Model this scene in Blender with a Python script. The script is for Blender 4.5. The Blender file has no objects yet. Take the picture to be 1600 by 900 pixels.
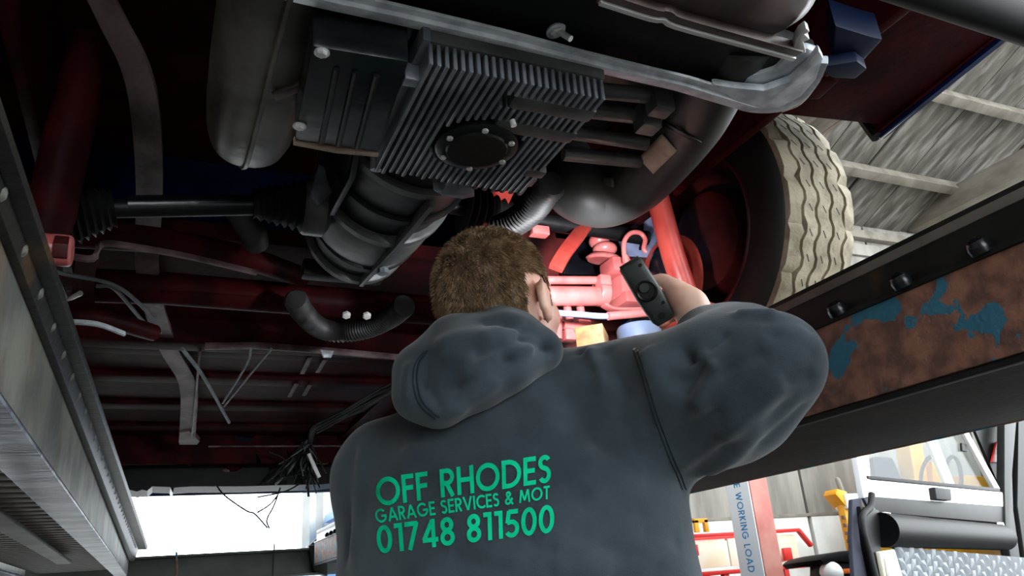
import bpy, bmesh, math, random
import numpy as np
from mathutils import Vector, Matrix
from mathutils.bvhtree import BVHTree

random.seed(7); np.random.seed(7)
scene = bpy.context.scene
COL = scene.collection
EYE = 1.2            # height of the camera above the workshop floor; everything is modelled relative to it, then lifted

# ------------------------------------------------------------------ camera
FPX = 1200.0         # focal length in pixels of a 1600 px wide frame
YAW, PITCH, ROLL = (math.radians(a) for a in (25.0, 21.0, 4.5))
_f = np.array([math.sin(YAW)*math.cos(PITCH), math.cos(YAW)*math.cos(PITCH), math.sin(PITCH)])
_r0 = np.array([math.cos(YAW), -math.sin(YAW), 0.0]); _u0 = np.cross(_r0, _f)
_R = _r0*math.cos(ROLL) - _u0*math.sin(ROLL); _U = _u0*math.cos(ROLL) + _r0*math.sin(ROLL)
cam_data = bpy.data.cameras.new('camera'); cam = bpy.data.objects.new('camera', cam_data); COL.objects.link(cam)
cam_data.sensor_width = 36.0; cam_data.lens = 36.0*FPX/1600.0; cam_data.clip_start = 0.02
cam.matrix_world = Matrix(((_R[0], _U[0], -_f[0], 0), (_R[1], _U[1], -_f[1], 0), (_R[2], _U[2], -_f[2], 0), (0, 0, 0, 1)))
scene.camera = cam

# ------------------------------------------------------------------ daylight and exposure
world = bpy.data.worlds.new('world'); scene.world = world; world.use_nodes = True
wn = world.node_tree.nodes; bg = wn['Background']
bg.inputs['Color'].default_value = (0.90, 0.96, 1.0, 1); bg.inputs['Strength'].default_value = 8.2
scene.view_settings.view_transform = 'Standard'; scene.view_settings.look = 'None'
scene.view_settings.exposure = 0.0; scene.view_settings.gamma = 1.0
scene.view_settings.use_curve_mapping = False

# ------------------------------------------------------------------ geometry helpers
def ray(u, v):
    return _R*((u-800.0)/FPX) + _U*((450.0-v)/FPX) + _f
def W(u, v, x=None, y=None, z=None, t=None):
    """world point on the sight line of a photo pixel, at a given x, y, z or depth"""
    d = ray(u, v)
    s = t if t is not None else x/d[0] if x is not None else y/d[1] if y is not None else z/d[2]
    return d*s
def WP(u, v, p0, n):
    d = ray(u, v); return d*(np.dot(p0, n)/np.dot(d, n))
V3 = lambda *a: np.array(a, float)
def unit(v):
    v = np.asarray(v, float); return v/max(np.linalg.norm(v), 1e-9)
def frame_for(d):
    d = unit(d); a = V3(0, 0, 1) if abs(d[2]) < .9 else V3(1, 0, 0)
    s = unit(np.cross(a, d)); return s, np.cross(d, s)
def smooth_path(pts, n=8):
    """Catmull-Rom through points (any dimension)"""
    P = [np.asarray(p, float) for p in pts]; P = [2*P[0]-P[1]] + P + [2*P[-1]-P[-2]]; out = []
    for i in range(1, len(P)-2):
        for k in range(n):
            t = k/n
            out.append(.5*((2*P[i]) + (P[i+1]-P[i-1])*t + (2*P[i-1]-5*P[i]+4*P[i+1]-P[i+2])*t*t + (3*P[i]-P[i-1]-3*P[i+1]+P[i+2])*t**3))
    out.append(P[-2]); return out

class MB:
    def __init__(self): self.v, self.f = [], []
    def add(self, vs, fs):
        o = len(self.v); self.v += [tuple(map(float, p)) for p in vs]; self.f += [tuple(o+i for i in q) for q in fs]; return self
    def box(self, lo, hi):
        x0, y0, z0 = lo; x1, y1, z1 = hi
        return self.hexa([(x0,y0,z0),(x1,y0,z0),(x1,y1,z0),(x0,y1,z0)], [(x0,y0,z1),(x1,y0,z1),(x1,y1,z1),(x0,y1,z1)])
    def hexa(self, a, b):
        n = len(a); return self.add(list(a)+list(b), [tuple(range(n-1, -1, -1)), tuple(range(n, 2*n))] + [(i, (i+1) % n, n+(i+1) % n, n+i) for i in range(n)])
    def prism(self, poly, vec):
        return self.hexa([np.asarray(p, float) for p in poly], [np.asarray(p, float)+np.asarray(vec, float) for p in poly])
    def obox(self, c, a, b, d):
        c, a, b, d = (np.asarray(q, float) for q in (c, a, b, d))
        return self.hexa([c-a-b-d, c+a-b-d, c+a+b-d, c-a+b-d], [c-a-b+d, c+a-b+d, c+a+b+d, c-a+b+d])
    def beam(self, p, q, w, h, up=(0, 0, 1)):
        p, q = np.asarray(p, float), np.asarray(q, float); d = unit(q-p); s = unit(np.cross(d, up)); u = np.cross(s, d)
        return self.obox((p+q)/2, (q-p)/2, s*w/2, u*h/2)
    def loft(self, rings, cap=True):
        n = len(rings[0]); vs = [p for r in rings for p in r]; fs = []
        for k in range(len(rings)-1):
            for i in range(n): fs.append((k*n+i, k*n+(i+1) % n, (k+1)*n+(i+1) % n, (k+1)*n+i))
        if cap: fs += [tuple(range(n-1, -1, -1)), tuple(range((len(rings)-1)*n, len(rings)*n))]
        return self.add(vs, fs)
    def tube(self, pts, r, n=12, cap=True, flat=1.0, side=None):
        P = [np.asarray(p, float) for p in pts]; m = len(P); rr = r if hasattr(r, '__len__') else [r]*m
        rings, s = [], None
        for i in range(m):
            d = unit(P[min(i+1, m-1)] - P[max(i-1, 0)])
            if s is None: s, u = frame_for(d) if side is None else (unit(side), None)
            s = unit(s - d*np.dot(s, d)); u = np.cross(d, s)
            rings.append([P[i] + rr[i]*(math.cos(2*math.pi*k/n)*s + flat*math.sin(2*math.pi*k/n)*u) for k in range(n)])
        return self.loft(rings, cap)
    def ribbon(self, pts, w, th, side):
        """flat bar following pts; side = width direction"""
        P = [np.asarray(p, float) for p in pts]; m = len(P); rings = []
        for i in range(m):
            d = unit(P[min(i+1, m-1)] - P[max(i-1, 0)]); s = np.asarray(side, float); s = unit(s - d*np.dot(s, d)); u = np.cross(d, s)
            ww = w[i] if hasattr(w, '__len__') else w
            rings.append([P[i]+s*ww/2+u*th/2, P[i]-s*ww/2+u*th/2, P[i]-s*ww/2-u*th/2, P[i]+s*ww/2-u*th/2])
        return self.loft(rings)
    def lathe(self, prof, o, axis, n=32, cap=True):
        s, u = frame_for(axis); ax = unit(axis); o = np.asarray(o, float)
        return self.loft([[o + ax*h + max(r, 1e-5)*(math.cos(2*math.pi*k/n)*s + math.sin(2*math.pi*k/n)*u) for k in range(n)] for r, h in prof], cap)
    def ellipsoid(self, c, a, b, d, n=16, m=10):
        c, a, b, d = (np.asarray(q, float) for q in (c, a, b, d))
        return self.loft([[c + d*(-math.cos(math.pi*j/m)) + max(math.sin(math.pi*j/m), 1e-4)*(a*math.cos(2*math.pi*k/n)+b*math.sin(2*math.pi*k/n)) for k in range(n)] for j in range(m+1)])
    def mesh(self, name, bevel=0.0, seg=2, angle=38, smooth=True):
        me = bpy.data.meshes.new(name); me.from_pydata(self.v, [], self.f)
        bm = bmesh.new(); bm.from_mesh(me); bmesh.ops.remove_doubles(bm, verts=bm.verts, dist=1e-6)
        bmesh.ops.recalc_face_normals(bm, faces=bm.faces)
        if bevel:
            es = [e for e in bm.edges if len(e.link_faces) == 2 and e.calc_face_angle(0) > math.radians(30)]
            bmesh.ops.bevel(bm, geom=es, offset=bevel, segments=seg, profile=.6, affect='EDGES', clamp_overlap=True)
        bm.to_mesh(me); bm.free()
        if smooth:
            me.polygons.foreach_set('use_smooth', [True]*len(me.polygons)); me.set_sharp_from_angle(angle=math.radians(angle))
        return me

def link(name, me, mat, parent=None, label=None):
    o = bpy.data.objects.new(name, me); COL.objects.link(o)
    if mat is not None and not me.materials: me.materials.append(mat)
    if parent is not None:
        o.parent = parent; bpy_loc = Vector((0, 0, 0)); q = parent
        while q is not None: bpy_loc += q.location; q = q.parent
        o.location = -bpy_loc
    if label: o['label'] = label
    return o
def part(name, mb, mat, parent, bevel=0.0, seg=2, angle=38, label=None, smooth=True):
    return link(name, mb.mesh(name, bevel, seg, angle, smooth), mat, parent, label)
def thing(name, label, cat, loc, group=None):
    o = bpy.data.objects.new(name, None); COL.objects.link(o); o.location = Vector(tuple(map(float, loc))); o.empty_display_size = .1
    o['label'] = label; o['category'] = cat
    if group: o['group'] = group
    return o
def structure(name, mb, mat, **k):
    o = part(name, mb, mat, None, **k); o['kind'] = 'structure'; return o
def instance(name, me, mat, parent, loc, zdir=None, scale=1.0):
    """an alike piece that shares its mesh, its own z axis turned to zdir"""
    o = link(name, me, mat, parent); base = o.location.copy()
    o.location = base + Vector(tuple(map(float, loc)))
    if zdir is not None: o.rotation_mode = 'QUATERNION'; o.rotation_quaternion = Vector(tuple(map(float, zdir))).to_track_quat('Z', 'Y')
    o.scale = (scale,)*3; return o

# ------------------------------------------------------------------ signed-distance modelling (bodies, cloth)
class SDF:
    def __init__(self, lo, hi, h):
        self.lo, self.h = np.asarray(lo, float), h
        self.n = np.ceil((np.asarray(hi, float)-self.lo)/h).astype(int)+1
        self.V = np.full(tuple(self.n), .3, np.float32)
    def _win(self, lo, hi):
        a = np.clip(np.floor((lo-self.lo)/self.h).astype(int), 0, self.n-1); b = np.clip(np.ceil((hi-self.lo)/self.h).astype(int)+1, 1, self.n)
        g = np.meshgrid(*[self.lo[i]+self.h*np.arange(a[i], b[i]) for i in range(3)], indexing='ij')
        return tuple(slice(a[i], b[i]) for i in range(3)), np.stack(g, -1)
    def _mix(self, sl, d, k, sub=False):
        a = self.V[sl]
        if sub:
            m = np.maximum(a, -d); h = np.maximum(k-np.abs(a+d), 0)/max(k, 1e-6); self.V[sl] = m + h*h*k*.25
        else:
            m = np.minimum(a, d); h = np.maximum(k-np.abs(a-d), 0)/max(k, 1e-6); self.V[sl] = m - h*h*k*.25
    def capsule(self, a, b, ra, rb=None, k=.03, sub=False):
        rb = ra if rb is None else rb; a, b = np.asarray(a, float), np.asarray(b, float); m = max(ra, rb)+.06+k
        sl, P = self._win(np.minimum(a, b)-m, np.maximum(a, b)+m); ab = b-a
        t = np.clip(((P-a)@ab)/max(ab@ab, 1e-9), 0, 1)
        self._mix(sl, np.linalg.norm(P-a-t[..., None]*ab, axis=-1)-(ra+(rb-ra)*t), k, sub); return self
    def chain(self, pts, k=.03):
        for (a, ra), (b, rb) in zip(pts[:-1], pts[1:]): self.capsule(a, b, ra, rb, k)
        return self
    def ellipsoid(self, c, axes, k=.03, sub=False):
        """axes: three semi-axis vectors"""
        A = np.array(axes, float); L = np.linalg.norm(A, axis=1); c = np.asarray(c, float)
        m = np.sqrt((A**2).sum(0))+.06+k; sl, P = self._win(c-m, c+m)
        q = (P-c)@(A/(L**2)[:, None]).T; r = np.linalg.norm(q, axis=-1)
        g = np.linalg.norm(q/L, axis=-1)
        self._mix(sl, np.where(g > 1e-6, r*(r-1)/np.maximum(g, 1e-6), -L.min()), k, sub); return self
    def field(self, fn, lo, hi, k=.03, sub=False):
        sl, P = self._win(np.asarray(lo, float), np.asarray(hi, float)); self._mix(sl, fn(P), k, sub); return self
    def extract(self):
        V = self.V; V[0] = V[-1] = .3; V[:, 0] = V[:, -1] = .3; V[:, :, 0] = V[:, :, -1] = .3
        S = V < 0; c = S[:-1, :-1, :-1]; allc = c.copy(); anyc = c.copy(); n = self.n
        offs = [(i, j, k) for i in (0, 1) for j in (0, 1) for k in (0, 1)]
        cut = lambda A, o: A[o[0]:n[0]-1+o[0], o[1]:n[1]-1+o[1], o[2]:n[2]-1+o[2]]
        for o in offs[1:]: allc &= cut(S, o); anyc |= cut(S, o)
        act = np.argwhere(anyc & ~allc); idx = np.full(tuple(n-1), -1, np.int64); idx[tuple(act.T)] = np.arange(len(act))
        acc = np.zeros((len(act), 3)); cnt = np.zeros(len(act))
        for o in offs:
            for ax in range(3):
                if o[ax]: continue
                q = list(o); q[ax] = 1
                va = V[tuple((act+np.array(o)).T)].astype(float); vb = V[tuple((act+np.array(q)).T)].astype(float); m = (va < 0) != (vb < 0)
                t = va[m]/(va[m]-vb[m]); p = np.tile(np.array(o, float), (m.sum(), 1)); p[:, ax] = t; acc[m] += p; cnt[m] += 1
        verts = self.lo + self.h*(act+acc/cnt[:, None]); faces = []
        for ax in range(3):
            sa = [slice(None)]*3; sb = [slice(None)]*3; sa[ax] = slice(0, -1); sb[ax] = slice(1, None)
            e = np.argwhere(S[tuple(sa)] != S[tuple(sb)]); b, d = (ax+1) % 3, (ax+2) % 3
            e = e[(e[:, b] > 0) & (e[:, d] > 0)]
            def cell(db, dd):
                q = e.copy(); q[:, b] -= db; q[:, d] -= dd; return idx[tuple(q.T)]
            Q = np.stack([cell(0, 0), cell(1, 0), cell(1, 1), cell(0, 1)], 1); fl = S[tuple(e.T)]; Q[~fl] = Q[~fl][:, ::-1]; faces.append(Q)
        return verts, np.concatenate(faces)
def relax(verts, faces, it=3, lam=.5):
    e = np.concatenate([faces[:, [i, (i+1) % 4]] for i in range(4)]); a = np.concatenate([e[:, 0], e[:, 1]]); b = np.concatenate([e[:, 1], e[:, 0]])
    deg = np.maximum(np.bincount(a, minlength=len(verts)), 1)[:, None]
    for _ in range(it):
        s = np.stack([np.bincount(a, weights=verts[b, i], minlength=len(verts)) for i in range(3)], 1); verts = verts+lam*(s/deg-verts)
    return verts
def vnormals(verts, faces):
    n = np.cross(verts[faces[:, 2]]-verts[faces[:, 0]], verts[faces[:, 3]]-verts[faces[:, 1]]); N = np.zeros_like(verts)
    for i in range(4):
        for j in range(3): N[:, j] += np.bincount(faces[:, i], weights=n[:, j], minlength=len(verts))
    return N/np.maximum(np.linalg.norm(N, axis=1), 1e-12)[:, None]
def seg_dist(P, a, b):
    a, b = np.asarray(a, float), np.asarray(b, float); ab = b-a; t = np.clip(((P-a)@ab)/(ab@ab), 0, 1); return np.linalg.norm(P-a-t[:, None]*ab, axis=1), t
def raw_mesh(name, verts, faces):
    me = bpy.data.meshes.new(name); me.from_pydata(verts.tolist(), [], faces.tolist()); me.polygons.foreach_set('use_smooth', [True]*len(me.polygons)); me.update(); return me

# ------------------------------------------------------------------ materials
def rgb(r, g, b):
    return tuple(((c/255)/12.92 if c/255 <= .04045 else ((c/255+.055)/1.055)**2.4) for c in (r, g, b)) + (1,)
def mat(name, col, rough=.5, metal=0.0, col2=None, scale=8.0, lo=.4, hi=.6, bump=0.0, bscale=60.0, stretch=(1, 1, 1), col3=None, scale3=30.0, lo3=.6, hi3=.66, detail=6, spec=None, rough2=None, sheen=0):
    m = bpy.data.materials.new(name); m.use_nodes = True; nt = m.node_tree; N = nt.nodes; L = nt.links; b = N['Principled BSDF']
    b.inputs['Roughness'].default_value = rough; b.inputs['Metallic'].default_value = metal
    if spec is not None: b.inputs['Specular IOR Level'].default_value = spec
    if sheen: b.inputs['Sheen Weight'].default_value = sheen
    tc = N.new('ShaderNodeTexCoord'); mp = N.new('ShaderNodeMapping'); mp.inputs['Scale'].default_value = stretch; L.new(tc.outputs['Object'], mp.inputs['Vector'])
    def noise(s, d=detail):
        t = N.new('ShaderNodeTexNoise'); t.inputs['Scale'].default_value = s; t.inputs['Detail'].default_value = d; L.new(mp.outputs['Vector'], t.inputs['Vector']); return t
    def mapr(src, a, c, o0=0., o1=1.):
        r = N.new('ShaderNodeMapRange'); r.inputs[1].default_value = a; r.inputs[2].default_value = c; r.inputs[3].default_value = o0; r.inputs[4].default_value = o1; L.new(src, r.inputs[0]); return r.outputs[0]
    def mix(fac, A, B):
        x = N.new('ShaderNodeMix'); x.data_type = 'RGBA'; L.new(fac, x.inputs[0])
        for s, i in ((A, 6), (B, 7)):
            if isinstance(s, tuple): x.inputs[i].default_value = s
            else: L.new(s, x.inputs[i])
        return x.outputs[2]
    if col2 is None: b.inputs['Base Color'].default_value = col
    else:
        f1 = mapr(noise(scale).outputs[0], lo, hi); c = mix(f1, col, col2)
        if col3 is not None: c = mix(mapr(noise(scale3).outputs[0], lo3, hi3), c, col3)
        L.new(c, b.inputs['Base Color'])
        if rough2 is not None: L.new(mapr(f1, 0, 1, rough, rough2), b.inputs['Roughness'])
    if bump:
        bp = N.new('ShaderNodeBump'); bp.inputs['Strength'].default_value = bump; bp.inputs['Distance'].default_value = .004; L.new(noise(bscale, 8).outputs[0], bp.inputs['Height']); L.new(bp.outputs[0], b.inputs['Normal'])
    return m
def glow(name, col, strength):
    m = bpy.data.materials.new(name); m.use_nodes = True; b = m.node_tree.nodes['Principled BSDF']; b.inputs['Base Color'].default_value = col
    b.inputs['Emission Color'].default_value = col; b.inputs['Emission Strength'].default_value = strength; return m
def glass(name, col, alpha=.35):
    m = bpy.data.materials.new(name); m.use_nodes = True; nt = m.node_tree; N = nt.nodes; N.remove(N['Principled BSDF'])
    o = N['Material Output']; mx = N.new('ShaderNodeMixShader'); t = N.new('ShaderNodeBsdfTransparent'); g = N.new('ShaderNodeBsdfGlossy'); t.inputs[0].default_value = col; g.inputs['Roughness'].default_value = .05
    mx.inputs[0].default_value = alpha; nt.links.new(t.outputs[0], mx.inputs[1]); nt.links.new(g.outputs[0], mx.inputs[2]); nt.links.new(mx.outputs[0], o.inputs[0]); return m

M = dict(
    concrete=mat('concrete', rgb(74, 72, 69), .85, col2=rgb(52, 51, 48), scale=2.5, bump=.3, bscale=30),
    tarmac=mat('tarmac', rgb(150, 150, 148), .9, col2=rgb(130, 130, 126), scale=3),
    board=mat('weathered_board', rgb(116, 112, 104), .9, col2=rgb(78, 73, 66), scale=3, stretch=(2.2, .3, 1), lo=.35, hi=.65, col3=rgb(160, 158, 152), scale3=4, lo3=.5, hi3=.78, bump=.4, bscale=20),
    timber=mat('grey_timber', rgb(138, 131, 120), .85, col2=rgb(112, 104, 93), scale=4, stretch=(1, .3, 1)),
    timber_edge=mat('brown_timber', rgb(150, 126, 110), .85, col2=rgb(128, 104, 88), scale=4),
    sheet_grey=mat('grey_sheet', rgb(150, 146, 138), .7, col2=rgb(122, 118, 110), scale=1.5, stretch=(3, 3, .5)),
    sheet_white=mat('white_sheet', rgb(228, 228, 222), .6, col2=rgb(205, 205, 198), scale=2),
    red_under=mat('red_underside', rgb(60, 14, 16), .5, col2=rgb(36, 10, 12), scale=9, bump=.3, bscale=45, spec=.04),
    red_lit=mat('lit_red_paint', rgb(204, 116, 112), .32, col2=rgb(186, 92, 90), scale=14, bump=.15, bscale=60),  # lamp glare put into the base colour, red bleached towards salmon
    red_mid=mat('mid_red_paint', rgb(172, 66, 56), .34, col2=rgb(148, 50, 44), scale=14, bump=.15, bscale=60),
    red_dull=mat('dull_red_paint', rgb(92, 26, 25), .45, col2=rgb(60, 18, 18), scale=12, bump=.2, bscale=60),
    blue_paint=mat('blue_paint', rgb(14, 46, 104), .35, col2=rgb(10, 34, 80), scale=5),
    blue_shaded=mat('shaded_blue_paint', rgb(10, 26, 58), .5, col2=rgb(8, 18, 40), scale=6, spec=.2),  # shade put into the colour: darker copy of the body blue
    purple_bar=mat('dusty_purple_bar', rgb(120, 98, 100), .5, col2=rgb(62, 38, 42), scale=12, stretch=(1, .6, 1), bump=.5, bscale=70),
    black=mat('black_metal', rgb(20, 20, 21), .45, metal=0, spec=.2, col2=rgb(12, 12, 13), scale=10, bump=.2, bscale=50),
    black_gloss=mat('black_gloss', rgb(16, 20, 26), .25, metal=0, col2=rgb(10, 12, 16), scale=9, bump=.35, bscale=22),
    rubber=mat('black_rubber', rgb(24, 24, 24), .6, spec=.25, col2=rgb(16, 16, 16), scale=14),
    alloy=mat('cast_alloy', rgb(138, 144, 152), .42, metal=.3, col2=rgb(98, 104, 112), scale=16, bump=.25, bscale=90),
    alloy_dark=mat('dark_cast_alloy', rgb(80, 82, 80), .45, metal=.2, col2=rgb(54, 55, 54), scale=14, bump=.25, bscale=70),
    steel=mat('zinc_steel', rgb(222, 228, 234), .4, metal=.1, col2=rgb(176, 184, 192), scale=30, bump=.2, bscale=80, col3=rgb(96, 90, 84), scale3=12, lo3=.66, hi3=.76),
    bright=mat('bright_steel', rgb(212, 212, 208), .3, metal=.3),
    exhaust=mat('dirty_exhaust', rgb(98, 94, 84), .42, metal=.3, col2=rgb(58, 55, 48), scale=12, bump=.4, bscale=24, col3=rgb(62, 56, 48), scale3=8, lo3=.55, hi3=.7),
    exhaust_black=mat('black_exhaust', rgb(46, 46, 45), .5, metal=0, spec=.3, col2=rgb(34, 34, 33), scale=9, bump=.12, bscale=40),
    exhaust_brown=mat('brown_exhaust', rgb(98, 80, 74), .4, metal=.2, col2=rgb(62, 49, 46), scale=10, bump=.2, bscale=30),
    patch=mat('pale_patch', rgb(178, 160, 142), .6, col2=rgb(150, 130, 112), scale=30),
    hose=mat('ribbed_hose', rgb(50, 50, 50), .5, metal=0, col2=rgb(32, 31, 31), scale=20),
    hose_grey=mat('grey_hose', rgb(122, 128, 130), .55, col2=rgb(92, 98, 100), scale=14),
    tyre=mat('tyre_rubber', rgb(30, 30, 29), .65, col2=rgb(22, 22, 21), scale=12, bump=.1),
    tread=mat('dusty_tread', rgb(176, 166, 144), .8, col2=rgb(140, 130, 110), scale=24, bump=.4, bscale=120),
    blue_lit=mat('lit_blue_white', rgb(150, 158, 190), .5, col2=rgb(120, 128, 160), scale=12),  # blue-white light on the inner body put into the colour
    ramp_rust=mat('rusty_ramp', rgb(146, 100, 80), .7, col2=rgb(100, 68, 58), scale=30, bump=.7, bscale=120, detail=12, col3=rgb(44, 108, 132), scale3=14, lo3=.55, hi3=.56),
    ramp_dark=mat('dark_ramp', rgb(30, 31, 28), .45, metal=0, spec=.25, col2=rgb(20, 22, 20), scale=9, col3=rgb(70, 52, 32), scale3=7, lo3=.62, hi3=.7, bump=.3, bscale=60),
    ramp_under=mat('brown_ramp_underside', rgb(40, 31, 28), .6, spec=.2, col2=rgb(26, 21, 20), scale=10, bump=.3),
    ramp_grey=mat('grey_green_ramp', rgb(128, 128, 118), .55, metal=.15, col2=rgb(88, 92, 88), scale=7, col3=rgb(92, 66, 50), scale3=5, lo3=.56, hi3=.68, bump=.4, bscale=60),
    ramp_blue=mat('bluish_ramp_flange', rgb(150, 158, 172), .4, metal=.3, col2=rgb(70, 78, 92), scale=9, stretch=(.5, 2, 1), bump=.6, bscale=50),
    deck=mat('ramp_deck', rgb(112, 106, 100), .6, metal=.1, col2=rgb(88, 80, 74), scale=5),
    beam_green=mat('green_grey_beam', rgb(64, 74, 66), .5, col2=rgb(48, 56, 52), scale=6),
    hoodie=mat('charcoal_fleece', rgb(62, 72, 79), .95, col2=rgb(50, 59, 66), scale=10, bump=.25, bscale=700, spec=.15, sheen=.25),
    hoodie_in=mat('dark_fleece', rgb(40, 46, 52), .95, bump=.2, bscale=700, spec=.1),
    print_green=mat('green_print', rgb(0, 206, 150), .8, spec=.15, col2=rgb(0, 192, 138), scale=60),
    skin=mat('skin', rgb(228, 186, 164), .5, col2=rgb(214, 160, 140), scale=25, bump=.05, bscale=300),
    hair=mat('brown_hair', rgb(158, 130, 98), .5, col2=rgb(116, 92, 66), scale=60),
    scalp=mat('hair_base', rgb(104, 82, 62), .7, col2=rgb(78, 60, 44), scale=60),
    jeans=mat('navy_trousers', rgb(34, 38, 50), .9, col2=rgb(26, 30, 40), scale=20),
    boot=mat('black_boot', rgb(24, 22, 20), .5),
    lamp_body=mat('lamp_rubber', rgb(50, 58, 56), .45, col2=rgb(40, 47, 45), scale=20),
    lamp_dark=mat('lamp_dark', rgb(18, 20, 20), .3),
    wood=mat('yellow_wood', rgb(112, 84, 46), .7, col2=rgb(84, 60, 30), scale=10, stretch=(1, 6, 6)),
    blue_grey=mat('blue_grey_paint', rgb(74, 84, 104), .6, col2=rgb(60, 70, 90), scale=12),
    white=mat('white_paint', rgb(238, 238, 235), .4),
    blue_ink=mat('blue_print', rgb(20, 140, 190), .5),
    red_bright=mat('bright_red_paint', rgb(214, 40, 36), .4),
    red_post=mat('faded_red_post', rgb(190, 110, 100), .5, col2=rgb(206, 142, 130), scale=3),
    cream=mat('cream_panel', rgb(240, 234, 214), .5, col2=rgb(236, 224, 190), scale=3),
    yellow=mat('yellow_paint', rgb(240, 176, 24), .45, col2=rgb(226, 156, 14), scale=6),
    amber=mat('amber_lens', rgb(230, 110, 30), .25),
    car_black=mat('black_car_paint', rgb(9, 10, 10), .5, spec=.12),
    car_grey=mat('dark_grey_panel', rgb(24, 25, 24), .5, metal=0, spec=.15, col2=rgb(17, 18, 17), scale=6),
    navy=mat('navy_cloth', rgb(42, 44, 58), .9, col2=rgb(34, 36, 48), scale=8),
    chequer=mat('chequer_plate', rgb(66, 72, 76), .6, metal=0, spec=.2, col2=rgb(56, 62, 66), scale=10),
    car_blue=mat('pale_blue_car', rgb(120, 160, 205), .3),
    chequer_lug=mat('bright_chequer', rgb(104, 110, 115), .5, spec=.2),
    glass=glass('clear_glass', (.85, .88, .88, 1), .05),
    glass_blue=glass('blue_glass', (.6, .75, .92, 1), .3),
)

# ================================================================== THE BUILDING
FLOOR = -EYE
structure('floor', MB().box((-6, -5, FLOOR-.1), (15, 8.2, FLOOR)), M['concrete'])
structure('ground_outside', MB().box((-30, 8.2, FLOOR-.16), (40, 45, FLOOR-.06)).box((-30, -40, FLOOR-.16), (40, -5, FLOOR-.06)).box((15, -5, FLOOR-.16), (40, 8.2, FLOOR-.06)), M['tarmac'])
wall = structure('wall_far', MB().box((-6, 8.06, FLOOR), (-3.2, 8.2, 5.1)).box((-3.2, 8.06, 2.6), (1.3, 8.2, 5.1)).box((1.3, 8.06, FLOOR), (15, 8.2, 5.1)), M['sheet_grey'])
sheet = MB(); n = 9; ww = 1.17
prof = [(i*ww/(n*2), .045 if (i//1) % 2 else .0) for i in range(n*2+1)]
sheet.hexa([(x, -d, 0) for x, d in prof]+[(ww, .05, 0), (0, .05, 0)], [(x, -d, 4.45) for x, d in prof]+[(ww, .05, 4.45), (0, .05, 4.45)])
flat_sheet = MB().box((0, -.03, 0), (1.15, .03, 4.45)).mesh('sheet', .012)
for k in range(8): instance('wall_sheet', flat_sheet, M['sheet_grey'], wall, (5.35+k*1.19, 8.02, .56))
band = MB().box((0, -.06, 0), (2.3, .04, 1.74)).mesh('lower_panel', .02)
for k in range(4): instance('lower_panel', band, M['sheet_white'], wall, (5.35+k*2.36, 8.0, FLOOR))
cs = sheet.mesh('corrugated', 0)
for k in range(2): instance('corrugated_sheet', cs, M['sheet_white'], wall, (1.27+k*1.17, 8.0, FLOOR))
part('sill_rail', MB().box((5.3, 7.93, .53), (14.8, 8.0, .57)), M['timber'], wall, .004)
structure('added_wall_back', MB().box((-6, -5.15, FLOOR), (-1.7, -5, 5.4)).box((-1.7, -5.15, 1.8), (1.8, -5, 5.4)).box((1.8, -5.15, FLOOR), (4.2, -5, 5.4)), M['sheet_grey'])  # unseen wall added behind the camera to cut daylight on mechanic and underside
structure('wall_left', MB().box((-6.15, -5, FLOOR), (-6, 8.2, 5.1)), M['sheet_grey'])
# pitched roof: boards run up the slope towards the camera, purlins across, tie beams along
TAN = math.tan(math.radians(22)); EV = 5.07
zr = lambda y: EV + (8-y)*TAN
roof = structure('ceiling', MB().hexa([(-6, 8.3, zr(8.3)+.10), (16, 8.3, zr(8.3)+.10), (16, 3.6, zr(3.6)+.10), (-6, 3.6, zr(3.6)+.10)], [(-6, 8.3, zr(8.3)+.16), (16, 8.3, zr(8.3)+.16), (16, 3.6, zr(3.6)+.16), (-6, 3.6, zr(3.6)+.16)])
                 .hexa([(-6, 3.6, zr(3.6)+.10), (2.2, 3.6, zr(3.6)+.10), (2.2, .5, zr(.5)+.10), (-6, .5, zr(.5)+.10)], [(-6, 3.6, zr(3.6)+.16), (2.2, 3.6, zr(3.6)+.16), (2.2, .5, zr(.5)+.16), (-6, .5, zr(.5)+.16)])
                 .hexa([(-6, .5, zr(.5)+.10), (2.2, .5, zr(.5)+.10), (2.2, -5, zr(.5)-2.1), (-6, -5, zr(.5)-2.1)], [(-6, .5, zr(.5)+.16), (2.2, .5, zr(.5)+.16), (2.2, -5, zr(.5)-2.0), (-6, -5, zr(.5)-2.0)]), M['board'])  # unseen roof shaped for light: left open to brighten the right bay
bw = .86; y0, y1 = 3.6, 8.2
bmesh_board = MB().hexa([(0, y1, zr(y1)), (bw-.03, y1, zr(y1)), (bw-.03, y0, zr(y0)), (0, y0, zr(y0))], [(0, y1, zr(y1)+.04), (bw-.03, y1, zr(y1)+.04), (bw-.03, y0, zr(y0)+.04), (0, y0, zr(y0)+.04)]).mesh('board')
for k in range(13): instance('roof_board', bmesh_board, M['board'], roof, (4.2+k*bw, 0, .012*(k % 3)))
for yy in (7.05, 5.75, 4.45): part('purlin', MB().obox((9.5, yy, zr(yy)-.07), (6.2, 0, 0), (0, .07, -.07*TAN), (0, .03, .075)), M['timber'], roof, .006)
part('wall_plate', MB().box((3.5, 7.86, EV-.34), (15, 8.06, EV-.2)), M['timber'], roof, .01)
part('wall_plate', MB().box((3.5, 7.93, EV-.62), (15, 8.06, EV-.42)), M['sheet_grey'], roof, .01)
for xx in (7.15, 11.35):
    part('tie_beam', MB().box((xx-.16, 1.0, 5.05), (xx+.16, 8.0, 5.42)), M['timber'], roof, .01)
    part('tie_beam_edge', MB().box((xx+.161, 1.0, 5.05), (xx+.21, 8.0, 5.3)), M['timber_edge'], roof, .005)
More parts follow.
